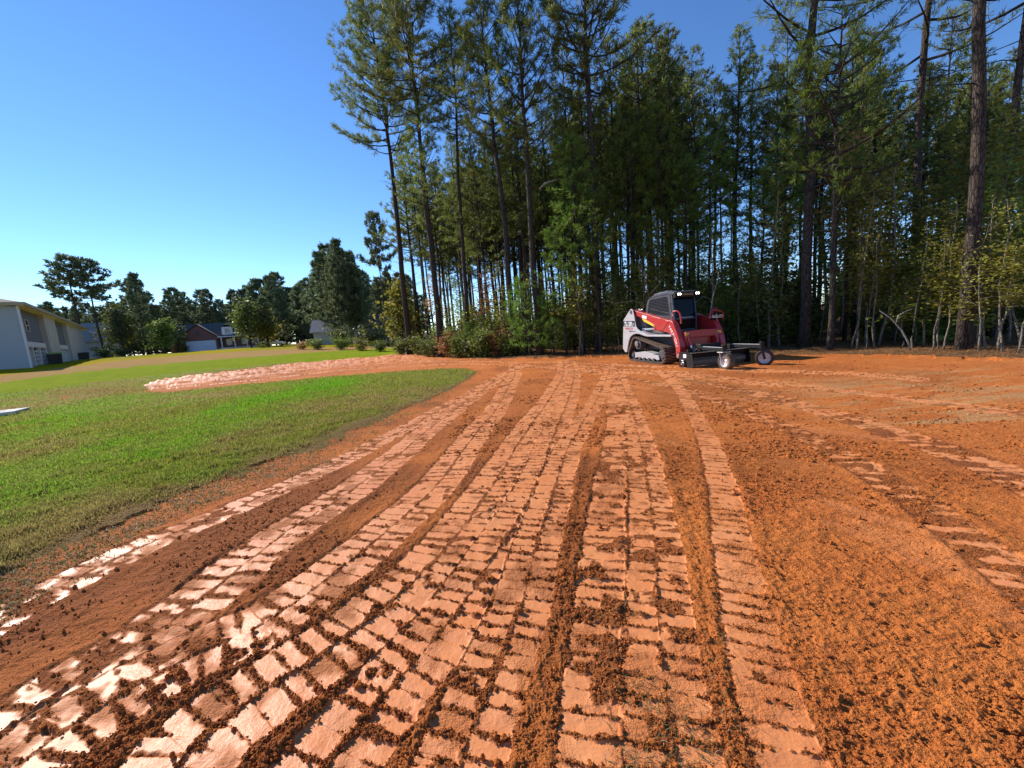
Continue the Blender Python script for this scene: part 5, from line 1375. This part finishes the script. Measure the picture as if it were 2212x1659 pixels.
# decals on the visible side panel
spn = [o for o in LD.children if o.name.startswith('side_panel')][0]
k = MB(); k.prism([(-0.375, 1.525), (0.447, 1.505), (0.462, 1.30), (-0.398, 1.325)], 0.014, 0.0195); k.build('model_band', M['navy'], spn)
def on_side(x, z, yv=0.0145, slope=0.0):
    """matrix that lays text on a face that looks to -y"""
    return Matrix.Translation((x, yv, z)) @ Matrix(((1, 0, 0, 0), (0, 0, -1, 0), (0, 1, 0, 0), (0, 0, 0, 1))) @ Matrix.Rotation(slope, 4, 'Z')
text_mesh('lettering', 'TL12R', 0.215, M['ink_white'], spn, on_side(-0.02, 1.40, 0.0125, R(-1.5)), 0.003, 0.15, xs=0.98)
text_mesh('lettering', '2', 0.14, M['ink_white'], spn, on_side(0.335, 1.375, 0.0125, R(-1.5)), 0.003, 0.15, xs=1.1)
text_mesh('lettering', 'TAKEUCHI', 0.105, M['ink_red'], spn, on_side(0.02, 1.225, 0.0185, R(-1)), 0.003, 0.0, xs=1.12)
text_mesh('lettering', 'High Flow', 0.072, M['ink_dark'], spn, on_side(0.20, 1.125, 0.0185, R(-1)), 0.003, 0.1)
k = MB(); k.lathe([(0, 0.03), (0.012, 0.03), (0.016, 0)], (0.44, 0.0195, 1.12), (0, -1, 0), 14); k.build('latch', M['steel'], spn)

# folded cloths thrown on the cab roof
def cloth(name, x0, x1, y0, y1, z, mat, label, seed, amp=0.03):
    nx_, ny_ = 22, 18
    X, Y = np.meshgrid(np.linspace(x0, x1, nx_), np.linspace(y0, y1, ny_), indexing='ij')
    Zc = z + amp * 2.2 * fbm(X * 9, Y * 9, 3, seed) + 0.025 * (fbm(X * 3, Y * 3, 2, seed + 4))
    ex = np.minimum(np.minimum(X - x0, x1 - X) / (x1 - x0), np.minimum(Y - y0, y1 - Y) / (y1 - y0))
    Zc -= (1 - smooth(0, 0.14, ex)) * amp * 1.1
    top = np.stack([X, Y, Zc], -1).reshape(-1, 3); bot = top - np.array([0, 0, 0.012])
    id_ = np.arange(nx_ * ny_).reshape(nx_, ny_)
    q = np.stack([id_[:-1, :-1], id_[1:, :-1], id_[1:, 1:], id_[:-1, 1:]], -1).reshape(-1, 4)
    rim = np.concatenate([id_[0, :], id_[1:, -1], id_[-1, -2::-1], id_[-2:0:-1, 0]])
    n = nx_ * ny_; rn = np.roll(rim, -1)
    F = np.vstack([q, q[:, ::-1] + n, np.stack([rim, rn, rn + n, rim + n], -1)])
    V = np.vstack([top, bot])
    mw = Matrix.Translation((4.643, 15.588, 0)) @ Matrix.Rotation(HX, 4, 'Z')
    V = np.array([(mw @ Vector(v))[:] for v in V])
    o = link(name, np_mesh(name, V, F, [mat])); tag(o, label, 'cloth')
cloth('folded_jacket', 1.00, 1.62, 0.50, 1.15, 2.40, M['cloth'], 'crumpled blue grey jacket lying on the loader cab roof', 31, 0.035)
cloth('red_rag', 0.66, 0.94, 0.56, 1.05, 2.325, M['cloth_red'], 'faded red rag at the rear edge of the loader cab roof', 37, 0.03)

# ------------------------------------------------------------------ soil conditioner carried in front
RK = empty('power_rake', (5.24, 12.22, 0.0), HX, 'black power rake attachment on two caster wheels in front of the loader', 'power rake')
RW = 2.02
k = MB(); k.prism([(-0.10, 0.0), (0.52, 0.0), (0.56, 0.08), (0.50, 0.40), (0.44, 0.44), (-0.10, 0.44)], 0.0, 0.018); k.build('end_plate', M['black'], RK, 0.004)
k = MB(); k.prism([(-0.10, 0.0), (0.52, 0.0), (0.56, 0.08), (0.50, 0.40), (0.44, 0.44), (-0.10, 0.44)], RW, RW + 0.018); k.build('end_plate', M['black'], RK, 0.004)
k = MB(); k.prism([(-0.16, 0.445), (0.46, 0.445), (0.46, 0.462), (-0.16, 0.462)], -0.02, RW + 0.04); k.build('deck', M['black'], RK, 0.003)
k = MB(); k.prism([(0.462, 0.448), (0.474, 0.448), (0.474, 0.466), (0.462, 0.466)], -0.02, RW + 0.04); k.build('deck_edge', M['steel'], RK, 0.002)
k = MB(); k.prism([(0.0, 0.16), (0.03, 0.16), (0.07, 0.44), (0.04, 0.44)], 0.02, RW); k.prism([(0.34, 0.30), (0.37, 0.30), (0.42, 0.444), (0.39, 0.444)], 0.02, RW); k.build('hood', M['black'], RK, 0.004)
rl = MB(); rl.cyl((0.30, 0.03, 0.155), (0.30, RW - 0.01, 0.155), 0.105, 26); roll = rl.build('roller', M['dusty_rubber'], RK, smooth_shade=True)
tt_ = MB()
for i in range(46):
    for j in range(10):
        a = 2 * PI * j / 10 + i * 0.31; yl = 0.05 + (RW - 0.1) * i / 45
        c = Vector((0.30 + 0.115 * math.cos(a), yl, 0.155 + 0.115 * math.sin(a)))
        tt_.box(c, (0.035, 0.016, 0.016), Matrix.Rotation(-a, 3, 'Y'))
o = tt_.build('studs', M['steel'], roll); o['kind'] = 'stuff'
k = MB(); k.prism([(0.10, 0.30), (0.24, 0.31), (0.24, 0.42), (0.10, 0.42)], -0.004, -0.0005); k.build('sticker', M['sticker'], RK)
k = MB(); k.lathe([(0, 0.06), (0.05, 0.06), (0.06, 0.04), (0.10, 0.035), (0.10, 0)], (0.14, -0.001, 0.13), (0, -1, 0), 20); k.cyl((0.18, -0.04, 0.22), (0.10, -0.04, 0.22), 0.03); k.build('hydraulic_motor', M['steel'], RK, 0.004)
k = MB(); k.box((0.02, RW / 2, 0.57), (0.12, 0.74, 0.18)); k.box((-0.06, RW / 2 - 0.30, 0.42), (0.22, 0.10, 0.5)); k.box((-0.06, RW / 2 + 0.30, 0.42), (0.22, 0.10, 0.5)); k.box((0.06, RW / 2, 0.50), (0.10, 1.2, 0.10)); k.build('mounting_frame', M['black'], RK, 0.012)
hz_ = MB()
for i, (a, b) in enumerate(((0.30, 0.62), (0.42, 0.60), (0.55, 0.66))):
    hz_.tube([(0.10, a, 0.50), (0.24, a + 0.03, 0.62), (0.34, a + 0.10, 0.56), (0.46, a + 0.16, 0.49)], 0.020, 8)
hz_.build('hoses', M['black'], RK, smooth_shade=True)
sl = MB(); sl.tube([(0.20, 0.26, 0.47), (0.26, 0.34, 0.53), (0.24, 0.40, 0.60)], 0.012, 6); sl.tube([(0.20, 0.42, 0.47), (0.27, 0.50, 0.53), (0.24, 0.56, 0.60)], 0.012, 6); sl.build('hose_sleeves', M['steel'], RK, smooth_shade=True)
cb = MB(); cb.bar((0.15, 0.10, 0.50), (0.15, RW - 0.10, 0.50), 0.08, 0.08); cb.build('tool_bar', M['black'], RK, 0.008)
def caster(yl, xw, axis_ang, reach_y, mat_tyre, lab=None, fork_mat='black'):
    """outrigger arm with swivel head, fork and wheel; axis_ang: heading of the rim face in rake space"""
    arm = empty('wheel_arm'); arm.parent = RK
    b = MB(); b.bar((0.20, yl - 0.02, 0.56), (xw - 0.10, reach_y, 0.555), 0.08, 0.10); b.box((0.26, yl, 0.54), (0.22, 0.14, 0.14)); b.build('beam', M['black'], arm, 0.008)
    b = MB(); b.bar((0.40, yl - 0.012, 0.614), (xw - 0.12, reach_y, 0.608), 0.065, 0.012); b.build('beam_top', M['white'], arm, 0.003)
    hx, hy = xw - 0.09, reach_y
    b = MB(); b.cyl((hx, hy, 0.50), (hx, hy, 0.66), 0.055, 20); b.cyl((hx, hy, 0.66), (hx, hy, 0.69), 0.035, 16); b.box((hx, hy, 0.665), (0.10, 0.13, 0.02)); b.build('swivel_head', M['black'], arm, 0.006)
    ax = Vector((math.cos(axis_ang), math.sin(axis_ang), 0))
    pr = Vector((-ax.y, ax.x, 0))
    wc = Vector((xw, yl if abs(yl - reach_y) < 0.01 else reach_y, 0.232))
    fk = MB()
    for sgn in ((1,) if True else (1, -1)):
        off = ax * 0.135 * sgn
        fk.bar(Vector((hx, hy, 0.485)) + off, wc + off, 0.075, 0.022)
        fk.cyl(wc + off * 0.6, wc + off * 1.18, 0.035, 14)
    fk.box(Vector((hx, hy, 0.485)), (0.20, 0.30, 0.025), Matrix.Rotation(axis_ang + PI / 2, 3, 'Z'))
    fk.build('fork', M[fork_mat], arm, 0.006)
    wh = empty('wheel'); wh.parent = arm
    w = MB(); prof = [(-0.088, 0.150), (-0.098, 0.165), (-0.100, 0.195), (-0.090, 0.219), (-0.066, 0.229), (0.0, 0.232), (0.066, 0.229), (0.090, 0.219), (0.100, 0.195), (0.098, 0.165), (0.088, 0.150), (-0.088, 0.150)]
    w.lathe(prof, wc, ax, 44)
    for j in range(40):
        a = 2 * PI * j / 40
        for kk in (-0.055, -0.018, 0.018, 0.055):
            rv = pr * math.cos(a + kk * 2) + Vector((0, 0, 1)) * math.sin(a + kk * 2)
            mx = Matrix((ax, rv.cross(ax), rv)).transposed()
            w.box(wc + ax * kk + rv * 0.2325, (0.030, 0.022, 0.007), mx)
    w.build('tyre', M[mat_tyre], wh, smooth_shade=True)
    r = MB(); r.lathe([(0.080, 0.153), (0.086, 0.150), (0.082, 0.140), (0.040, 0.132), (0.022, 0.120), (0.018, 0.06), (0.030, 0.045), (0.034, 0.0)], wc, ax, 32)
    r.lathe([(-0.080, 0.153), (-0.086, 0.150), (-0.082, 0.140), (-0.040, 0.132), (-0.022, 0.120), (-0.018, 0.06), (-0.030, 0.045), (-0.034, 0.0)], wc, ax, 32)
    r.build('rim', M['rim'], wh, smooth_shade=True)
    h = MB()
    for j in range(8):
        a = 2 * PI * j / 8; rv = pr * math.cos(a) + Vector((0, 0, 1)) * math.sin(a)
        h.cyl(wc + rv * 0.092 + ax * 0.012, wc + rv * 0.092 + ax * 0.0235, 0.010, 10)
    h.build('rim_holes', M['black'], wh)
    return arm
def world_ang_to_rake(v):
    return math.atan2(v[1], v[0]) - HX
caster(0.50, 1.31, world_ang_to_rake((-0.96, -0.28)), 0.47, 'tyre_dust', fork_mat='steel')
caster(1.52, 1.40, world_ang_to_rake((-0.50, -0.86)), 1.66, 'tyre_dark')
# ------------------------------------------------------------------ houses beyond the grass
def siding(name, c1, pitch=0.14):
    t = NT(name); co = t.coord('Object')
    wv = t.n('ShaderNodeTexWave', wave_type='BANDS', bands_direction='Z', wave_profile='SAW'); wv.inputs['Scale'].default_value = 0.314 / pitch; t.l(co, wv.inputs['Vector'])
    n = t.noise(0.7, 4, 0.6, co)
    c = t.mix(t.math('MULTIPLY', n, 0.35), c1, tuple(x * 0.72 for x in c1))
    return t.done(t.bsdf(c, 0.65, 0, 0.3, t.bump(wv.outputs['Fac'], 0.5, 0.02)))
def brick(name):
    t = NT(name); co = t.coord('Object')
    mp = t.n('ShaderNodeMapping'); t.l(co, mp.inputs['Vector']); mp.inputs['Rotation'].default_value = (R(90), 0, 0)
    b = t.n('ShaderNodeTexBrick'); t.l(mp.outputs['Vector'], b.inputs['Vector'])
    b.inputs['Color1'].default_value = (0.17, 0.060, 0.048, 1); b.inputs['Color2'].default_value = (0.24, 0.085, 0.065, 1); b.inputs['Mortar'].default_value = (0.30, 0.26, 0.24, 1)
    b.inputs['Scale'].default_value = 4.0; b.inputs['Mortar Size'].default_value = 0.015
    return t.done(t.bsdf(b.outputs['Color'], 0.85, 0, 0.2))
M['sid_grey'] = siding('grey_siding', (0.40, 0.41, 0.44)); M['sid_slate'] = siding('slate_siding', (0.13, 0.142, 0.175)); M['sid_beige'] = siding('beige_siding', (0.50, 0.46, 0.42)); M['sid_white'] = siding('white_siding', (0.66, 0.67, 0.70))
M['trim'] = plain('white_trim', (0.68, 0.67, 0.66), (0.60, 0.59, 0.58), 2, 0.6, 0.05)
M['fascia'] = plain('tan_fascia', (0.44, 0.33, 0.22), (0.36, 0.27, 0.18), 2, 0.6, 0.05)
M['shingle_brown'] = plain('brown_shingles', (0.13, 0.095, 0.085), (0.19, 0.145, 0.13), 6, 0.9, 0.5, 20)
M['shingle_grey'] = plain('grey_shingles', (0.085, 0.078, 0.078), (0.125, 0.115, 0.115), 6, 0.9, 0.5, 20)
M['shingle_light'] = plain('light_grey_shingles', (0.24, 0.235, 0.24), (0.33, 0.31, 0.30), 6, 0.9, 0.5, 20)
M['brick'] = brick('red_brick')
M['pane'] = plain('window_pane', (0.02, 0.025, 0.03), (0.035, 0.04, 0.05), 1, 0.08, 0.0, spec=0.6)
M['door_white'] = plain('white_garage_door', (0.62, 0.66, 0.72), (0.56, 0.60, 0.66), 1, 0.5, 0.05)
M['concrete'] = plain('concrete', (0.42, 0.39, 0.35), (0.54, 0.51, 0.46), 2, 0.85, 0.3, 25)
M['bin'] = plain('dark_bin', (0.022, 0.024, 0.026), (0.035, 0.037, 0.04), 4, 0.5, 0.05)
M['lime'] = plain('lime_lid', (0.22, 0.42, 0.08), (0.18, 0.36, 0.07), 4, 0.5, 0.05)
M['shade_in'] = plain('painted_porch_shade', (0.055, 0.05, 0.048), (0.09, 0.08, 0.075), 3, 0.7, 0.1)  # dark colour standing in for the shade inside the porches

def win(parent, x0, x1, z0, z1, y, nrm=-1, frame=0.07, name='window', axis='x'):
    """a window with a pane, set 3 cm proud of its wall"""
    f = MB()
    def bx(a0, a1, b0, b1, d0, d1):
        if axis == 'x': f.box(((a0 + a1) / 2, (d0 + d1) / 2, (b0 + b1) / 2), (a1 - a0, abs(d1 - d0), b1 - b0))
        else: f.box(((d0 + d1) / 2, (a0 + a1) / 2, (b0 + b1) / 2), (abs(d1 - d0), a1 - a0, b1 - b0))
    d0, d1 = y, y + nrm * 0.05
    bx(x0 - frame, x0, z0 - frame, z1 + frame, d0, d1); bx(x1, x1 + frame, z0 - frame, z1 + frame, d0, d1)
    bx(x0, x1, z1, z1 + frame, d0, d1); bx(x0, x1, z0 - frame, z0, d0, d1); bx(x0, x1, (z0 + z1) / 2 - 0.025, (z0 + z1) / 2 + 0.025, d0, d1)
    w = f.build(name, M['trim'], parent)
    f = MB(); bx(x0, x1, z0, z1, y + nrm * 0.003, y + nrm * 0.02); f.build('pane', M['pane'], w)
    return w

# row of townhouses: x runs away along the garden front, y into the house
c0 = np.array([-39.4, 33.25]); c1 = at_depth(197, 66)[:2]
ev = (c1 - c0); LEN = float(np.linalg.norm(ev)); ev = ev / LEN
TH_ = empty('townhouse_row', (c0[0], c0[1], 1.18), math.atan2(ev[1], ev[0]), 'long row of pale two storey townhouses with grey recessed bays at the left border', 'townhouses')
D_ = 12.0; EV = 5.15
k = MB(); k.prism([(0, -0.6), (D_, -0.6), (D_, EV), (0, EV)], 0.0, 0.25, 'x'); k.build('end_wall', M['sid_grey'], TH_)
k = MB(); k.box((10.4 + (LEN - 10.4) / 2, 6.4, EV / 2 - 0.3), (LEN - 10.4 - 0.02, 11.0, EV + 0.56)); k.box((5.5, 6.6, EV / 2 - 0.3), (10.0, 11.2, EV + 0.56)); k.build('wall', M['sid_beige'], TH_)
k = MB(); k.box((0.12, -0.02, EV / 2 - 0.3), (0.5, 0.10, EV + 0.58)); k.build('corner_board', M['trim'], TH_)
k = MB(); k.box((LEN - 0.25, 0.84, EV / 2 - 0.3), (0.5, 0.10, EV + 0.58)); k.build('corner_board', M['trim'], TH_)
def bay(u0, u1, wins):
    k = MB(); k.box(((u0 + u1) / 2, 0.55, 3.72), (u1 - u0, 0.5, EV - 2.35)); b = k.build('grey_bay', M['sid_slate'], TH_)
    for a, w_, z0, z1 in wins: win(b, a, a + w_, z0, z1, 0.298, frame=0.04)
    k = MB(); k.box(((u0 + u1) / 2, 0.50, 2.14), (u1 - u0 + 0.1, 0.66, 0.36)); k.box(((u0 + u1) / 2, 0.2, 1.90), (u1 - u0 + 0.1, 0.08, 0.10)); k.build('band', M['trim'], TH_)
    k = MB(); k.box(((u0 + u1) / 2, 0.92, 0.7), (u1 - u0, 0.08, 2.4)); k.build('painted_porch_shade', M['shade_in'], TH_)  # dark sheet over the wall imitates the shaded porch openings
    n = 4
    for i in range(n):
        x = u0 + 0.15 + (u1 - u0 - 0.3) * i / (n - 1)
        k = MB(); k.box((x, 0.30, 0.74), (0.30, 0.26, 2.30)); k.build('porch_post', M['trim'], TH_)
    k = MB()
    for z in (0.05, 0.42, 0.80, 1.15, 1.5): k.box(((u0 + u1) / 2, 0.34, z), (u1 - u0 - 0.4, 0.05, 0.09))
    for x in np.arange(u0 + 0.8, u1 - 0.4, 0.75): k.box((x, 0.365, 0.78), (0.10, 0.04, 1.7))
    k.build('lattice', M['trim'], TH_)
bay(0.45, 9.6, [(1.0, 0.8, 3.3, 4.25), (3.6, 1.1, 3.3, 4.25)])
bay(16.2, 23.6, [(17.6, 1.2, 3.2, 4.3)])
k = MB(); k.box((13.0, 0.40, EV / 2 - 0.3), (6.0, 0.9, EV + 0.54)); k.build('projecting_wall', M['sid_beige'], TH_)
k = MB(); k.box((31.5, 0.40, EV / 2 - 0.3), (15.5, 0.9, EV + 0.54)); k.build('projecting_wall', M['sid_beige'], TH_)
k = MB(); k.box((41.0, 0.62, EV / 2 - 0.3), (3.2, 0.5, EV + 0.5)); k.build('end_bay', M['sid_grey'], TH_)
ov = 0.5
r = MB()
x0, x1, y0, y1, zr = -ov, LEN + ov, -ov, D_ + ov, EV + 0.20
r.add([(x0, y0, zr), (x1, y0, zr), (x1, y1, zr), (x0, y1, zr), (x0 + 6.2, 6.0, zr + 2.1), (x1 - 6.2, 6.0, zr + 2.1)], [(0, 1, 5, 4), (1, 2, 5), (2, 3, 4, 5), (3, 0, 4), (3, 2, 1, 0)])
r.build('roof', M['shingle_brown'], TH_)
k = MB(); k.box((LEN / 2, y0 - 0.02, zr - 0.08), (x1 - x0, 0.04, 0.24)); k.box((x0 - 0.02, 6.0, zr - 0.08), (0.04, y1 - y0, 0.24)); k.build('fascia', M['fascia'], TH_)
k = MB(); k.box((LEN / 2, 0.0, zr - 0.21), (x1 - x0 - 0.2, 0.9, 0.02)); k.box((0.0 - 0.25, 6.0, zr - 0.21), (0.46, D_, 0.02)); k.build('soffit', M['trim'], TH_)
k = MB(); k.box((11.0, -0.1, 3.0), (0.10, 0.09, 5.2)); k.box((23.9, -0.1, 3.0), (0.10, 0.09, 5.2)); k.build('downpipe', M['trim'], TH_)
k = MB(); k.box((4.8, -0.55, -0.03), (4.2, 1.1, 0.10)); k.build('step', M['concrete'], TH_, 0.01)

def bin_(px, Y, w_, h_, lid, label, dpx=0):
    b = at_depth(px, Y)
    e = empty('wheelie_bin', (b[0], b[1], b[2]), R(50), label, 'bin')
    k = MB(); k.add([(-w_ * .4, -w_ * .42, 0.06), (w_ * .4, -w_ * .42, 0.06), (w_ * .4, w_ * .42, 0.06), (-w_ * .4, w_ * .42, 0.06), (-w_ / 2, -w_ * .52, h_ - .08), (w_ / 2, -w_ * .52, h_ - .08), (w_ / 2, w_ * .52, h_ - .08), (-w_ / 2, w_ * .52, h_ - .08)],
                     [(3, 2, 1, 0), (4, 5, 6, 7), (0, 1, 5, 4), (1, 2, 6, 5), (2, 3, 7, 6), (3, 0, 4, 7)]); k.build('tub', M['bin'], e, 0.02)
    k = MB(); k.prism([(-w_ * .55, h_ - .15), (w_ * .55, h_ - .15), (w_ * .54, h_ - .04), (0, h_), (-w_ * .54, h_ - .04)], -w_ * .58, w_ * .56); k.build('lid', M[lid], e, 0.01)
    for s in (-1, 1):
        k = MB(); k.cyl((s * w_ * .34, w_ * .45, 0.1), (s * w_ * .42, w_ * .45, 0.1), 0.1, 16); k.build('wheel', M['rubber'], e)
bin_(116, 39.0, 0.68, 1.15, 'lime', 'black wheelie bin with a lime green lid by the first townhouse porch, left one')
bin_(127, 40.2, 0.68, 1.15, 'lime', 'black wheelie bin with a lime green lid, right one touching the beige wall')
bin_(173, 55, 0.75, 1.0, 'bin', 'all black bin by the second townhouse porch, left of its twin')
bin_(186, 56, 0.78, 1.05, 'bin', 'all black bin at the foot of the far beige townhouse wall')

# gabled houses: x to the right, y away from the viewer
def gable_roof(parent, x0, x1, y0, y1, z, h, mat, along='x', name='roof', th=0.16):
    k = MB()
    if along == 'x':
        ym = (y0 + y1) / 2
        k.prism([(y0, z), (ym, z + h), (y1, z), (y1, z - th), (ym, z + h - th), (y0, z - th)], x0, x1, 'x')
    else:
        xm = (x0 + x1) / 2
        k.prism([(x0, z), (xm, z + h), (x1, z), (x1, z - th), (xm, z + h - th), (x0, z - th)], y0, y1, 'y')
    return k.build(name, mat, parent)
b = at_depth(434, 85)
BH = empty('brick_house', (b[0], b[1], b[2]), R(30), 'red brick house with a steep garage gable, white garage door and one dormer', 'house')
S_ = 1.0
k = MB(); k.prism([(-3.2, -0.3), (3.2, -0.3), (3.2, 2.75), (0, 5.35), (-3.2, 2.75)], -0.2, 6.0, 'y'); k.build('garage_wall', M['brick'], BH)
gable_roof(BH, -3.65, 3.65, -0.6, 6.0, 2.68, 2.98, M['shingle_grey'], 'y', 'garage_roof')
k = MB(); k.box((0.3, -0.22, 1.0), (5.0, 0.06, 2.15)); gd = k.build('garage_door', M['door_white'], BH, 0.01)
k = MB()
for z in (0.5, 1.0, 1.5): k.box((0.3, -0.252, z), (4.9, 0.008, 0.02))
k.build('panel_grooves', M['shingle_light'], gd)
k = MB(); k.box((0.0, -0.23, 3.7), (0.7, 0.06, 0.9)); k.build('gable_vent', M['shingle_grey'], BH)
k = MB(); k.box((3.0, 4.6, 1.2), (16.0, 7.0, 3.1)); k.build('wall', M['brick'], BH)
gable_roof(BH, -5.6, 11.6, 0.6, 8.6, 2.8, 3.05, M['shingle_grey'], 'x', 'roof')
k = MB(); k.box((5.0, 1.75, 3.9), (1.9, 1.6, 1.7)); dm = k.build('dormer', M['sid_white'], BH); win(dm, 4.6, 5.4, 3.5, 4.35, 0.95)
gable_roof(BH, 3.85, 6.15, 0.7, 3.6, 4.72, 0.75, M['shingle_grey'], 'y', 'dormer_roof')
k = MB(); k.box((7.0, -0.1, 2.62), (7.4, 2.2, 0.20)); k.build('porch_roof', M['trim'], BH)
for x in (3.9, 6.2, 8.4, 10.5):
    k = MB(); k.box((x, -1.0, 1.1), (0.22, 0.22, 2.9)); k.build('porch_post', M['trim'], BH)
k = MB(); k.box((7.0, 0.0, 0.1), (7.4, 2.2, 0.5)); k.build('porch_deck', M['concrete'], BH)
for x in (4.6, 7.4, 9.2): win(BH, x, x + 0.9, 0.9, 2.1, 1.098)
dv = np.array([math.cos(R(30)), math.sin(R(30))]); dn = np.array([math.sin(R(30)), -math.cos(R(30))])
k = MB(); o0 = b[:2] + dn * 0.3
cs_ = [b[:2] + dv * -2.6 + dn * 0.25, b[:2] + dv * 3.2 + dn * 0.25, b[:2] + dv * 6.5 + dn * 9, b[:2] + dv * 1.5 + dn * 10]
k.add([(p[0], p[1], float(terr(p[0], p[1])) + 0.10) for p in cs_] + [(p[0], p[1], float(terr(p[0], p[1])) - 0.2) for p in cs_], [(0, 1, 2, 3), (0, 4, 5, 1), (1, 5, 6, 2), (2, 6, 7, 3), (3, 7, 4, 0)])
tag(k.build('driveway', M['concrete']), kind='structure')

b = at_depth(178, 96)
GH = empty('grey_house', (b[0], b[1], b[2]), R(34), 'grey house with a light shingle roof beyond the end of the townhouse row', 'house')
k = MB(); k.box((0, 4, 1.9), (12.5, 8, 4.4)); k.build('wall', M['sid_grey'], GH)
gable_roof(GH, -6.8, 6.8, -0.5, 8.5, 4.1, 4.6, M['shingle_light'], 'x')
k = MB(); k.box((6.6, 1.2, 1.4), (0.5, 2.6, 3.6)); k.build('chimney_breast', M['trim'], GH)
for x in (-4.5, -1.5, 2.0, 4.2): win(GH, x, x + 1.0, 1.6, 2.9, -0.002)
b = at_depth(775, 72)
WH = empty('white_house', (b[0], b[1], b[2]), R(12), 'pale gabled house with grey roofs half hidden behind the far slim pines', 'house')
k = MB(); k.prism([(-3, -0.3), (3, -0.3), (3, 3.0), (0, 5.2), (-3, 3.0)], -1.5, 5.0, 'y'); k.build('wall', M['sid_grey'], WH)
gable_roof(WH, -3.4, 3.4, -1.9, 5.0, 2.95, 2.55, M['shingle_light'], 'y')
k = MB(); k.box((5.5, 3.0, 1.2), (6.0, 6.0, 3.0)); k.build('side_wing', M['sid_beige'], WH)
gable_roof(WH, 2.2, 9.0, -0.5, 6.5, 2.8, 2.4, M['shingle_grey'], 'x', 'wing_roof')
k = MB(); k.box((-5.0, 3.5, 1.1), (5.0, 5.0, 2.8)); k.build('left_wing', M['sid_grey'], WH)
gable_roof(WH, -8.0, -2.2, 0.6, 6.4, 2.6, 2.2, M['shingle_light'], 'x', 'left_wing_roof')
win(WH, -1.2, -0.3, 0.9, 2.3, -1.5); win(WH, 0.5, 1.4, 0.9, 2.3, -1.5); win(WH, 4.5, 5.5, 0.9, 2.2, 0.0)

# white car glinting under the far trees
b = at_depth(592, 84)
CR = empty('parked_car', (b[0], b[1], b[2]), R(20), 'small white parked car glinting in the gap under the far trees', 'car')
M['car'] = paint('white_car_paint', (0.8, 0.8, 0.8), 0.25, 0, 0.05, coat=0.5)
k = MB(); k.prism([(-2.1, 0.35), (2.1, 0.35), (2.2, 0.7), (1.5, 0.9), (0.9, 1.0), (0.35, 1.42), (-1.1, 1.42), (-1.8, 0.98), (-2.2, 0.92), (-2.2, 0.5)], -0.85, 0.85); cb_ = k.build('body', M['car'], CR, 0.08, True)
k = MB(); k.prism([(0.78, 1.0), (0.33, 1.36), (-1.05, 1.36), (-1.6, 0.99)], -0.857, 0.857); k.build('side_glass', M['pane'], CR)
for x in (-1.35, 1.4):
    for y in (-0.82, 0.82):
        k = MB(); k.cyl((x, y - 0.1, 0.33), (x, y + 0.1, 0.33), 0.33, 22); wl = k.build('wheel', M['rubber'], CR)
        k = MB(); k.cyl((x, y - 0.11, 0.33), (x, y + 0.11, 0.33), 0.19, 16); k.build('rim', M['steel'], wl)

# pale concrete lid of a utility box in the lawn
b = at(2, 895)
k = MB(); k.box((0, 0, 0.05), (1.25, 0.95, 0.10)); lid = k.build('utility_lid', M['concrete'], None, 0.02)
lid.location = (b[0] - 0.25, b[1], b[2] - 0.02); lid.rotation_euler = (0, 0, R(30)); tag(lid, 'pale concrete utility box lid set in the lawn at the left border', 'utility lid')
k = MB(); k.box((0.0, 0.1, 0.107), (0.42, 0.10, 0.012)); k.build('lift_slot', M['dark'], lid)
# ------------------------------------------------------------------ light
SUN_AZ, SUN_EL = R(-56), R(34)
w = bpy.data.worlds.new('World'); scene.world = w; w.use_nodes = True
nt = w.node_tree; nt.nodes.clear()
sky = nt.nodes.new('ShaderNodeTexSky'); sky.sky_type = 'NISHITA'; sky.sun_disc = False
sky.sun_elevation = SUN_EL; sky.sun_rotation = SUN_AZ
sky.altitude = 1800; sky.air_density = 1.0; sky.dust_density = 0.0; sky.ozone_density = 4.0
bg = nt.nodes.new('ShaderNodeBackground'); bg.inputs['Strength'].default_value = 0.10
wo = nt.nodes.new('ShaderNodeOutputWorld')
hs = nt.nodes.new('ShaderNodeHueSaturation'); hs.inputs['Saturation'].default_value = 1.14; hs.inputs['Hue'].default_value = 0.504; hs.inputs['Value'].default_value = 1.42
nt.links.new(sky.outputs[0], hs.inputs['Color']); nt.links.new(hs.outputs['Color'], bg.inputs['Color']); nt.links.new(bg.outputs[0], wo.inputs['Surface'])
sd = bpy.data.lights.new('sun', 'SUN'); sd.energy = 4.9; sd.angle = R(0.53); sd.color = (1.0, 0.93, 0.82)
so = bpy.data.objects.new('sun', sd); C.objects.link(so)
tosun = Vector((math.sin(SUN_AZ) * math.cos(SUN_EL), math.cos(SUN_AZ) * math.cos(SUN_EL), math.sin(SUN_EL)))
so.rotation_euler = tosun.to_track_quat('Z', 'Y').to_euler()
so.location = tosun * 50 + Vector((0, 0, 20))
vs = scene.view_settings
scene.display_settings.display_device = 'sRGB'
vs.view_transform = 'Standard'; vs.look = 'None'; vs.exposure = 0.6; vs.gamma = 1.0; vs.use_curve_mapping = False
scene.cycles.max_bounces = 6; scene.cycles.diffuse_bounces = 3; scene.cycles.glossy_bounces = 2; scene.cycles.transmission_bounces = 4; scene.cycles.transparent_max_bounces = 4
scene.cycles.use_denoising = True
scene.cycles.sample_clamp_indirect = 6.0
